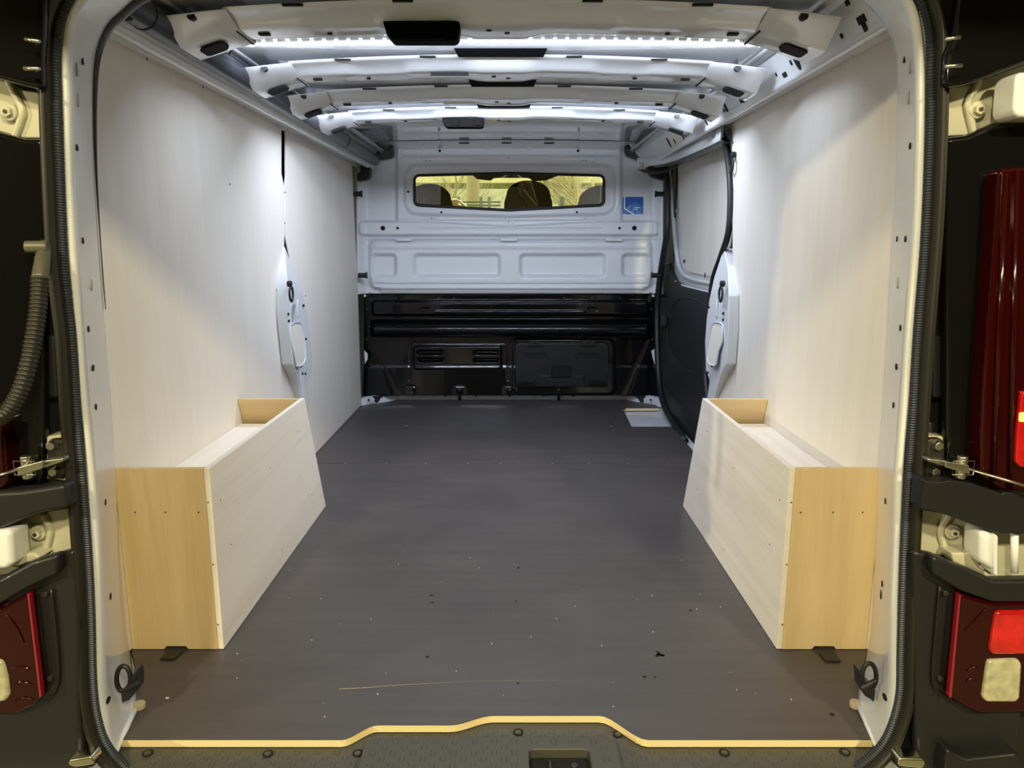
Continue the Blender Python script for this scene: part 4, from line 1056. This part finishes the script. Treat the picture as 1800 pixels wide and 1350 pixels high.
hinge(-1, [(-100, 112), (0, 139), (40, 158), (73, 163), (75, 243), (40, 243), (0, 232), (-100, 213)], [(14, 143), (28, 170), (40, 195), (36, 215), (26, 242)], (17, 198), [], 'cream hinge plate above the corrugated hose')
hinge(1, [(1610, 893), (1650, 899), (1762, 936), (1900, 936), (1900, 1022), (1750, 1022), (1700, 1000), (1660, 978), (1608, 970)], [(1668, 905), (1653, 930), (1656, 950), (1668, 982)], (1673, 934),
      [('knob', [(1724, 934), (1752, 938), (1750, 1008), (1722, 990)]), ('knob', [(1748, 940), (1756, 942), (1756, 1016), (1748, 1012)]), ('post', [(1783, 938), (1783, 1006)]), ('flat', [(1672, 972), (1722, 972), (1722, 998), (1750, 1016), (1740, 1018), (1676, 990)])], 'cream hinge plate with a white arm, above the short red and clear lamp')
hinge(-1, [(-100, 925), (0, 925), (60, 902), (100, 895), (130, 892), (132, 970), (60, 985), (0, 1018), (-100, 1022)], [(76, 903), (88, 930), (86, 950), (76, 985)], (68, 936),
      [('knob', [(-100, 938), (18, 932), (22, 990), (14, 1003), (-100, 1005)]), ('flat', [(20, 975), (60, 972), (72, 982), (20, 1000)])], 'cream hinge plate with a white arm, below the check strap on the hose side')
# small chrome pins
for pts, lab in ((((1662, 69), (1688, 66)), 'upper thin metal pin above the hinge on the tall lamp side'), (((1662, 117), (1691, 115)), 'lower thin metal pin above the hinge on the tall lamp side'), (((44, 69), (70, 73)), 'upper thin metal pin above the hinge on the hose side'), (((42, 120), (70, 121)), 'lower thin metal pin above the hinge on the hose side')):
    tag(tube('hinge_clip_pin', [U(x, y, Y=YO-.02) for x, y in pts], .0028, STEEL, None, 8), lab, 'pin')

# tail lamps
t = thing('tail_lamp', 'tall dark red tail lamp with a glowing spot at its outer side', 'tail lamp')
ppoly('lens', [(1756, 300), (1764, 296), (1900, 285), (1900, 866), (1764, 866), (1722, 838), (1728, 700), (1738, 560), (1748, 430)], YO-.01, .05, RED, t, .008)
for a, b in (((1768, 305), (1745, 845)), ((1787, 300), (1775, 860))): tube('lens_rib', [U(*a, Y=YO-.012), U(*b, Y=YO-.012)], .004, RED, t, 8)
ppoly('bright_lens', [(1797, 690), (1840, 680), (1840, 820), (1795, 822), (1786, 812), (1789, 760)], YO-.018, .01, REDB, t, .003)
ppoly('amber_spot', [(1794, 726), (1830, 722), (1830, 742), (1793, 742)], YO-.021, .005, AMBER, t, .002)
t = thing('tail_lamp', 'end of a tall dark red tail lamp beside the corrugated hose', 'tail lamp')
ppoly('lens', [(-100, 735), (-4, 742), (6, 775), (14, 845), (4, 862), (-100, 866)], YO-.01, .05, RED, t, .006)
ppoly('bright_lens', [(-6, 755), (1, 758), (6, 835), (-4, 842)], YO-.013, .006, RED, t, .001)
def lowlamp(s, outl, strip, redp, clr, ribs, label):
    t = thing('reversing_lamp', label, 'lamp')
    ppoly('lens', outl, YO-.006, .05, RED, t, .006)
    ppoly('edge_strip', strip, YO-.010, .01, simple('red_edge_strip', (.25, .005, .02), .15, coat=1), t, .001)
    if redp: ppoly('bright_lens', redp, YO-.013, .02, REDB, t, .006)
    ppoly('clear_lens', clr, YO-.013, .02, CLEAR, t, .007)
    for r in ribs: tube('lens_rib', smooth_path([U(x, y, Y=YO-.0065) for x, y in r], 4), .0018, RED, t, 6)
    return t
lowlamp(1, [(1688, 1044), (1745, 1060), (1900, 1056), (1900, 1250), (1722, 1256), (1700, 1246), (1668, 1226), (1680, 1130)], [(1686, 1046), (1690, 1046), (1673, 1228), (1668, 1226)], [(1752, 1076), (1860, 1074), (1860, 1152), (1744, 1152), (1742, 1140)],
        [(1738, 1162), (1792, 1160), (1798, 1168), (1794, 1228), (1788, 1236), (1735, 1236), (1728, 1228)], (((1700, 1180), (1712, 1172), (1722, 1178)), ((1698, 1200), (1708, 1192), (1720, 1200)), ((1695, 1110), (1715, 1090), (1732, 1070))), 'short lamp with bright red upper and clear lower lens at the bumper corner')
lowlamp(-1, [(-100, 1060), (0, 1072), (50, 1041), (58, 1120), (73, 1226), (60, 1240), (28, 1257), (-100, 1256)], [(47, 1044), (51, 1043), (73, 1225), (69, 1228)], None,
        [(-60, 1160), (2, 1162), (10, 1190), (14, 1222), (8, 1236), (-60, 1238)], (((20, 1175), (38, 1172), (52, 1176)), ((22, 1205), (40, 1198), (56, 1204)), ((24, 1235), (44, 1226), (58, 1230)), ((10, 1080), (28, 1100), (42, 1130))), 'short dark red lamp with a clear lens at the bumper corner, below the hose')

# check straps
def strap(s, pts, label):
    t = thing('check_strap', label, 'door check strap')
    pad, b1, b2, arm, cl, pin, end, plate = pts
    ppoly('plate', plate, YO+.03, .04, PAINTY, t, .003)
    ppoly('pad', pad, YO+.018, .014, DSTEEL, t, .006)
    for b in (b1, b2):
        cyl('bolt', U(*b, Y=YO+.014), (0, 1, 0), .0072, .012, STEEL, t, 6, .001)
    ppoly('arm', arm, YO-.012, .018, STEEL, t, .002)
    ppoly('clevis', cl, YO-.024, .006, STEEL, t, .0015); ppoly('clevis', cl, YO-.004, .006, STEEL, t, .0015)
    p = U(*pin, Y=YO-.012); cyl('pivot', p, (0, 0, 1), .0078, .036, STEEL, t, 16, .002)
    c = U(*cl[0], Y=YO); e = U(*cl[2], Y=YO)
    tube('retaining_wire', [p+V((-s*.018, -.008, .012)), p+V((s*.014, -.008, .012)), p+V((s*.014, -.008, -.010)), p+V((-s*.018, -.008, -.010))], .0011, STEEL, t, 6, closed=True)
    tube('strap', [p+V((s*.008, 0, -.002)), U(*end, Y=YO-.045)], .0042, STEEL, t, 8, flat=.6)
strap(1, ([(1630, 776), (1636, 771), (1655, 771), (1662, 780), (1660, 838), (1650, 843), (1630, 840), (1627, 830)], (1648, 783), (1643, 829), [(1630, 806), (1668, 810), (1668, 822), (1632, 812)], [(1662, 811), (1704, 818), (1706, 834), (1662, 822)], (1690, 821), (1830, 862), [(1625, 765), (1664, 768), (1663, 842), (1618, 840)]), 'steel door check strap and bracket beneath the tall red lamp')
strap(-1, ([(81, 778), (88, 772), (106, 772), (112, 780), (114, 836), (106, 843), (86, 842), (82, 834)], (91, 783), (95, 829), [(74, 810), (110, 805), (110, 812), (74, 824)], [(30, 822), (74, 810), (74, 824), (30, 838)], (47, 821), (-40, 846), [(76, 768), (112, 764), (121, 846), (78, 842)]), 'steel door check strap and bracket below the corrugated hose')

# corrugated hose
t = thing('corrugated_hose', 'black corrugated cable hose curving out of the rear pillar', 'hose')
hb = smooth_path([U(x, y, Y=Y) for x, y, Y in ((70, 488, 1.07), (67, 540, 1.06), (60, 590, 1.05), (50, 640, 1.04), (34, 690, 1.03), (8, 728, 1.02), (-40, 755, 1.01))], 8)
dense = []
for a, b in zip(hb[:-1], hb[1:]):
    n = max(1, int((b-a).length/.0011))
    for k in range(n): dense.append(a.lerp(b, k/n))
bm = bmesh.new(); bm_tube(bm, dense, lambda i: .0118 if i % 5 < 3 else .0098, 16)
bobj('corrugated_body', bm, FLAP, t, smooth=True)
tube('end_sleeve', smooth_path([U(x, y, Y=Y) for x, y, Y in ((80, 430, 1.12), (76, 450, 1.09), (70, 492, 1.07))], 5), lambda i: .0085+.0003*i, simple('rubber_sleeve', (.08, .075, .055), .35), t, 16)
cyl('end_clip', U(64, 434, Y=1.09), (1, .3, 0), .009, .03, simple('pale_clip', (.10, .095, .065), .4), t, 12, .003)

# shiny striker metal at the foot of each corner
for px, lab in ((((120, 1336), (160, 1330), (165, 1345), (130, 1350), (118, 1345)), 'small shiny steel piece at the foot of the seal on the hose side'), (((1580, 1333), (1625, 1334), (1630, 1344), (1622, 1352), (1580, 1348)), 'small shiny steel piece at the foot of the seal on the lamp side')):
    tag(ppoly('steel_bracket', px, YO-.01, .03, simple('polished_steel', (.6, .58, .45), .2, metal=1) if px[0][0] < 900 else bpy.data.materials['polished_steel'], None, .004), lab, 'bracket')

# ================================================================== CAB AND OUTSIDE
cab = struct('trim_3')
box('cab_roof', (CX, 4.85, 1.42), (1.7, 1.4, .03), SEATG, cab)
for s in (-1, 1): box('cab_side', (CX+s*.92, 4.9, .5), (.04, 1.7, 1.75), SEATG, cab)
box('dashboard', (CX, 5.45, .62), (1.75, .5, .35), SEATG, cab, .04)
box('cab_floor', (CX, 4.9, -.1), (1.8, 1.6, .05), SEATG, cab)
# windscreen with header and pillars
hd = simple('pale_headliner', (.62, .60, .50), .8)
box('windscreen_header', (CX, 5.30, 1.44), (1.7, .30, .07), hd, cab, .02)
for x in (-.86, .80): box('windscreen_pillar', (x, 5.45, 1.1), (.08, .1, .8), hd, cab, .02)
wn = struct('window_2'); mesh('pane', [V((-.9, 5.75, .75)), V((.84, 5.75, .75)), V((.84, 5.32, 1.40)), V((-.9, 5.32, 1.40))], [(0, 1, 2, 3)], WIND, wn)
t = thing('rear_view_mirror', 'dark interior mirror behind the yellow bulkhead glass', 'mirror')
ppoly('housing', [(836, 300), (905, 300), (1000, 300), (962, 316), (938, 318), (930, 312), (868, 312), (862, 317), (838, 314), (824, 302)], 5.05, .05, SEAT, t, .01)
def seat(x0, x1, ytop, Y, label, lean=0):
    t = thing('cab_seat', label, 'seat'); a = U(x0, ytop, Y=Y); b = U(x1, ytop, Y=Y)
    w_ = b.x-a.x; cx = (a.x+b.x)/2; top = a.z
    pts = []
    for k in range(13):
        an = math.pi*k/12; pts.append(V((cx-math.cos(an)*w_/2, Y, top-w_*.32+math.sin(an)*w_*.32)))
    pts += [V((cx+w_*.55, Y, top-w_*.5)), V((cx+w_*.6, Y, .1)), V((cx-w_*.6, Y, .1)), V((cx-w_*.55, Y, top-w_*.5))]
    prism('backrest', pts, (0, .12, 0), SEAT, t, .03)
    box('cushion', (cx, Y+.32, .2), (w_*1.1, .5, .16), SEAT, t, .03)
    return t
seat(716, 790, 322, 4.42, 'black cab seat back filling the dark-tube end of the yellow glass')
seat(890, 968, 316, 4.42, 'black cab seat back in the middle of the yellow glass')
seat(1020, 1100, 325, 4.42, 'black cab seat back filling the sticker end of the yellow glass')
# street outside, seen through both panes
gs = struct('floor_2'); box('garage_slab', (-.5, 1.2, -.66), (13.2, 16.8, .1), GFLOOR, gs)
box('street', (0, 30, -.70), (60, 41, .12), ASPH, gs)
box('raised_bank', (0, 22, .10), (50, 20, 1.5), simple('bank_grass', (.16, .20, .08), .9, noise=.3, nscale=5), gs)
gw = struct('wall_garage'); 
box('rear_wall', (-.5, -7.2, 1.6), (13.2, .15, 4.6), GWALL, gw)
box('side_wall', (-7.1, 1.2, 1.6), (.15, 16.8, 4.6), GWALL, gw); box('side_wall', (6.1, 1.2, 1.6), (.15, 16.8, 4.6), GWALL, gw)
box('front_wall', (-4.6, 9.6, 1.6), (5.0, .15, 4.6), GWALL, gw); box('front_wall', (4.1, 9.6, 1.6), (4.0, .15, 4.6), GWALL, gw); box('front_wall', (0, 9.6, 3.4), (4.4, .15, 1.0), GWALL, gw)
gc = struct('ceiling_2'); box('garage_ceiling', (-.5, 1.2, 3.95), (13.2, 16.8, .1), GCEIL, gc)
bd = thing('pale_building', 'pale rendered building across the street, seen through the yellow glass', 'building')
box('wall', (0, 36, 3), (40, 3, 4.6), FACADE, bd, .02)
box('canopy', (0, 31, 4.4), (30, 3, 2.35), simple('tan_fascia', (.48, .44, .26), .8), bd, .02)
def tree(x, Y, h, r, label, seed):
    rnd = random.Random(seed); t = thing('bare_tree', label, 'tree')
    base = V((x, Y, .8)); trunk = [base, base+V((.03, 0, h*.5)), base+V((-.02, 0, h))]
    tube('trunk', smooth_path(trunk, 4), lambda i: r*(1-.05*i), BARK, t, 8)
    bm = bmesh.new()
    def br(p, d, l, rr, k):
        q = p+d*l*.5+V((rnd.uniform(-.05, .05), 0, rnd.uniform(-.03, .05)))*l; e = q+(d+V((rnd.uniform(-.25, .25), rnd.uniform(-.2, .2), rnd.uniform(0, .25)))).normalized()*l*.5
        bm_tube(bm, [p, q, e], lambda i: rr*(1-.25*i), 4)
        if k:
            for _ in range(4):
                dd = (d+V((rnd.uniform(-.9, .9), rnd.uniform(-.5, .5), rnd.uniform(-.3, .8)))).normalized(); br(p.lerp(e, rnd.uniform(.3, 1)), dd, l*rnd.uniform(.55, .8), rr*.55, k-1)
    for i in range(9):
        a = rnd.uniform(0, 6.28); br(base+V((0, 0, rnd.uniform(.25, 1)*h)), V((math.cos(a)*.8, math.sin(a)*.4, .55)).normalized(), 1.1, r*.35, 3)
    bobj('branch', bm, BARK, t, kind='stuff')
pt = U(829, 340, Y=14.0); tree(pt.x, 14.0, 3.4, .14, 'bare tree with a thick pale trunk outside, behind the glass near the dark-tube side', 3)
pt = U(1012, 350, Y=17.5); tree(pt.x, 17.5, 1.6, .08, 'bare spreading tree outside, behind the glass near the sticker', 8)
pt = U(1042, 350, Y=21.5); tree(pt.x, 21.5, 1.9, .07, 'thin bare tree outside, behind the sticker-side cab seat', 11)
pt = U(795, 350, Y=25.0); tree(pt.x, 25.0, 1.7, .07, 'thin bare tree outside between the cab seat and the thick trunk', 15)
f = thing('wire_fence', 'low wire fence across the street, seen through the yellow glass', 'fence')
a = U(800, 356, Y=13.0); b = U(990, 356, Y=13.0)
for x in (806, 845, 860, 990, 986):
    p = U(x, 346, Y=13.0); tube('post', [V((p.x, 13, .85)), p], .03, FENCE, f, 6)
for y in (355, 361): tube('rail', [U(800, y, Y=13), U(880, y, Y=13)], .014, FENCE, f, 6)
c = thing('parked_car', 'reddish parked car roof outside beside the thick tree trunk', 'car')
cp = [U(x, y, Y=10.4) for x, y in ((788, 352), (795, 349), (806, 349), (815, 357), (822, 362), (822, 374), (770, 374), (772, 362))]
prism('body', cp, (0, 1.6, 0), CARP, c, .04)
cz = min(p.z for p in cp); cxm = (cp[-2].x+cp[-1].x)/2
box('lower_body', (cxm+.25, 11.2, (cz-.35)/2+.05), (1.5, 1.5, cz+.35), CARP, c, .05)
for q in (-.25, .75):
    cyl('wheel', (cxm+q, 10.45, -.34), (0, 1, 0), .30, .2, RUB, c, 20)

# ================================================================== PERSON HOLDING THE PHONE (seen mirrored in the yellow glass)
JACKET = simple('olive_jacket', (.36, .33, .21), .7, noise=.2, nscale=12); SKIN = simple('skin', (.55, .33, .24), .5)
TROUS = simple('dark_trousers', (.03, .03, .035), .8); HAIR = simple('brown_hair', (.05, .03, .02), .6); SHOE = simple('dark_shoe', (.02, .02, .02), .5)
person = thing('person', 'person in an olive jacket holding up a phone, mirrored in the yellow glass', 'person')
def skin(name, verts, edges, mat, parent, root=0, sub=2):
    me = bpy.data.meshes.new(name); me.from_pydata([v[:3] for v in verts], edges, []); me.materials.append(mat)
    o = link(bpy.data.objects.new(name, me), parent); m = o.modifiers.new('skin', 'SKIN'); m.use_smooth_shade = True
    for i, v in enumerate(verts):
        sv = me.skin_vertices[0].data[i]; sv.radius = (v[3], v[4] if len(v) > 4 else v[3]); sv.use_root = (i == root)
    m = o.modifiers.new('sub', 'SUBSURF'); m.levels = m.render_levels = sub
    return o
G = -.61; B = -.36
skin('body', [(0, B, G+.95, .16, .11), (0, B, G+1.12, .15, .11), (0, B, G+1.30, .18, .12), (0, B, G+1.42, .12, .09), (0, B, G+1.50, .06, .06), (0, B+.01, G+1.58, .055, .06),
     (-.17, B, G+1.40, .07), (-.26, B+.02, G+1.14, .05), (-.10, B+.24, G+1.36, .036),
     (.17, B, G+1.40, .07), (.26, B+.02, G+1.14, .05), (.10, B+.24, G+1.36, .036)],
     [(0, 1), (1, 2), (2, 3), (3, 4), (4, 5), (3, 6), (6, 7), (7, 8), (3, 9), (9, 10), (10, 11)], JACKET, person)
skin('trousers', [(0, B, G+.97, .15, .10), (-.10, B, G+.86, .09), (-.11, B+.01, G+.48, .065), (-.12, B, G+.09, .05), (.10, B, G+.86, .09), (.11, B+.01, G+.48, .065), (.12, B, G+.09, .05)],
     [(0, 1), (1, 2), (2, 3), (0, 4), (4, 5), (5, 6)], TROUS, person)
for s_ in (-1, 1): skin('shoe', [(s_*.12, B-.04, G+.045, .045, .04), (s_*.12, B+.08, G+.04, .045, .035), (s_*.125, B+.18, G+.03, .035, .025)], [(0, 1), (1, 2)], SHOE, person)
hd_ = skin('head', [(0, B+.02, G+1.60, .06, .07), (0, B+.02, G+1.66, .075, .09), (0, B+.015, G+1.73, .062, .08), (0, B+.11, G+1.645, .012, .014)], [(0, 1), (1, 2), (1, 3)], SKIN, person)
for s_ in (-1, 1):
    bm = bmesh.new(); bmesh.ops.create_uvsphere(bm, u_segments=10, v_segments=8, radius=.011, matrix=Matrix.Translation((s_*.032, B+.100, G+1.672))); bobj('eye', bm, TAPE, hd_, True)
    bm = bmesh.new(); bmesh.ops.create_uvsphere(bm, u_segments=10, v_segments=8, radius=1, matrix=Matrix.Translation((s_*.078, B+.02, G+1.66)) @ Matrix.Diagonal((.010, .018, .032, 1))); bobj('ear', bm, SKIN, hd_, True)
box('mouth', (0, B+.104, G+1.612), (.045, .01, .007), REDB if False else HAIR, hd_, .003)
skin('hair', [(0, B-.01, G+1.72, .075, .085), (0, B-.045, G+1.66, .06, .055), (0, B-.05, G+1.59, .045, .03)], [(0, 1), (1, 2)], HAIR, person)
for s_ in (-1, 1):
    h = skin('hand', [(s_*.10, B+.24, G+1.36, .030, .022), (s_*.098, B+.28, G+1.40, .036, .016), (s_*.092, B+.30, G+1.44, .036, .014)], [(0, 1), (1, 2)], SKIN, person)
    for q in range(4):
        z = G+1.400+.021*q; l = (.9, 1, 1.05, .85)[q]
        skin('finger', [(s_*.098, B+.285, z-.004, .010), (s_*.094, B+.310, z+.004, .0095), (s_*.082, B+.325*1.0, z+.008, .0088), (s_*(.082-.020*l), B+.324, z+.009, .0075)], [(0, 1), (1, 2), (2, 3)], SKIN, h, sub=1)
    skin('thumb', [(s_*.09, B+.262, G+1.405, .012), (s_*.074, B+.272, G+1.43, .0105), (s_*.058, B+.288, G+1.45, .009)], [(0, 1), (1, 2)], SKIN, h, sub=1)
ph = thing('phone', 'dark phone held sideways by the person, mirrored in the yellow glass', 'phone')
box('body', (0, B+.308, G+1.447), (.155, .008, .074), BLKG, ph, .003)
cyl('lens_ring', (.0, B+.3135, G+1.475), (0, 1, 0), .007, .003, DSTEEL, ph, 16)
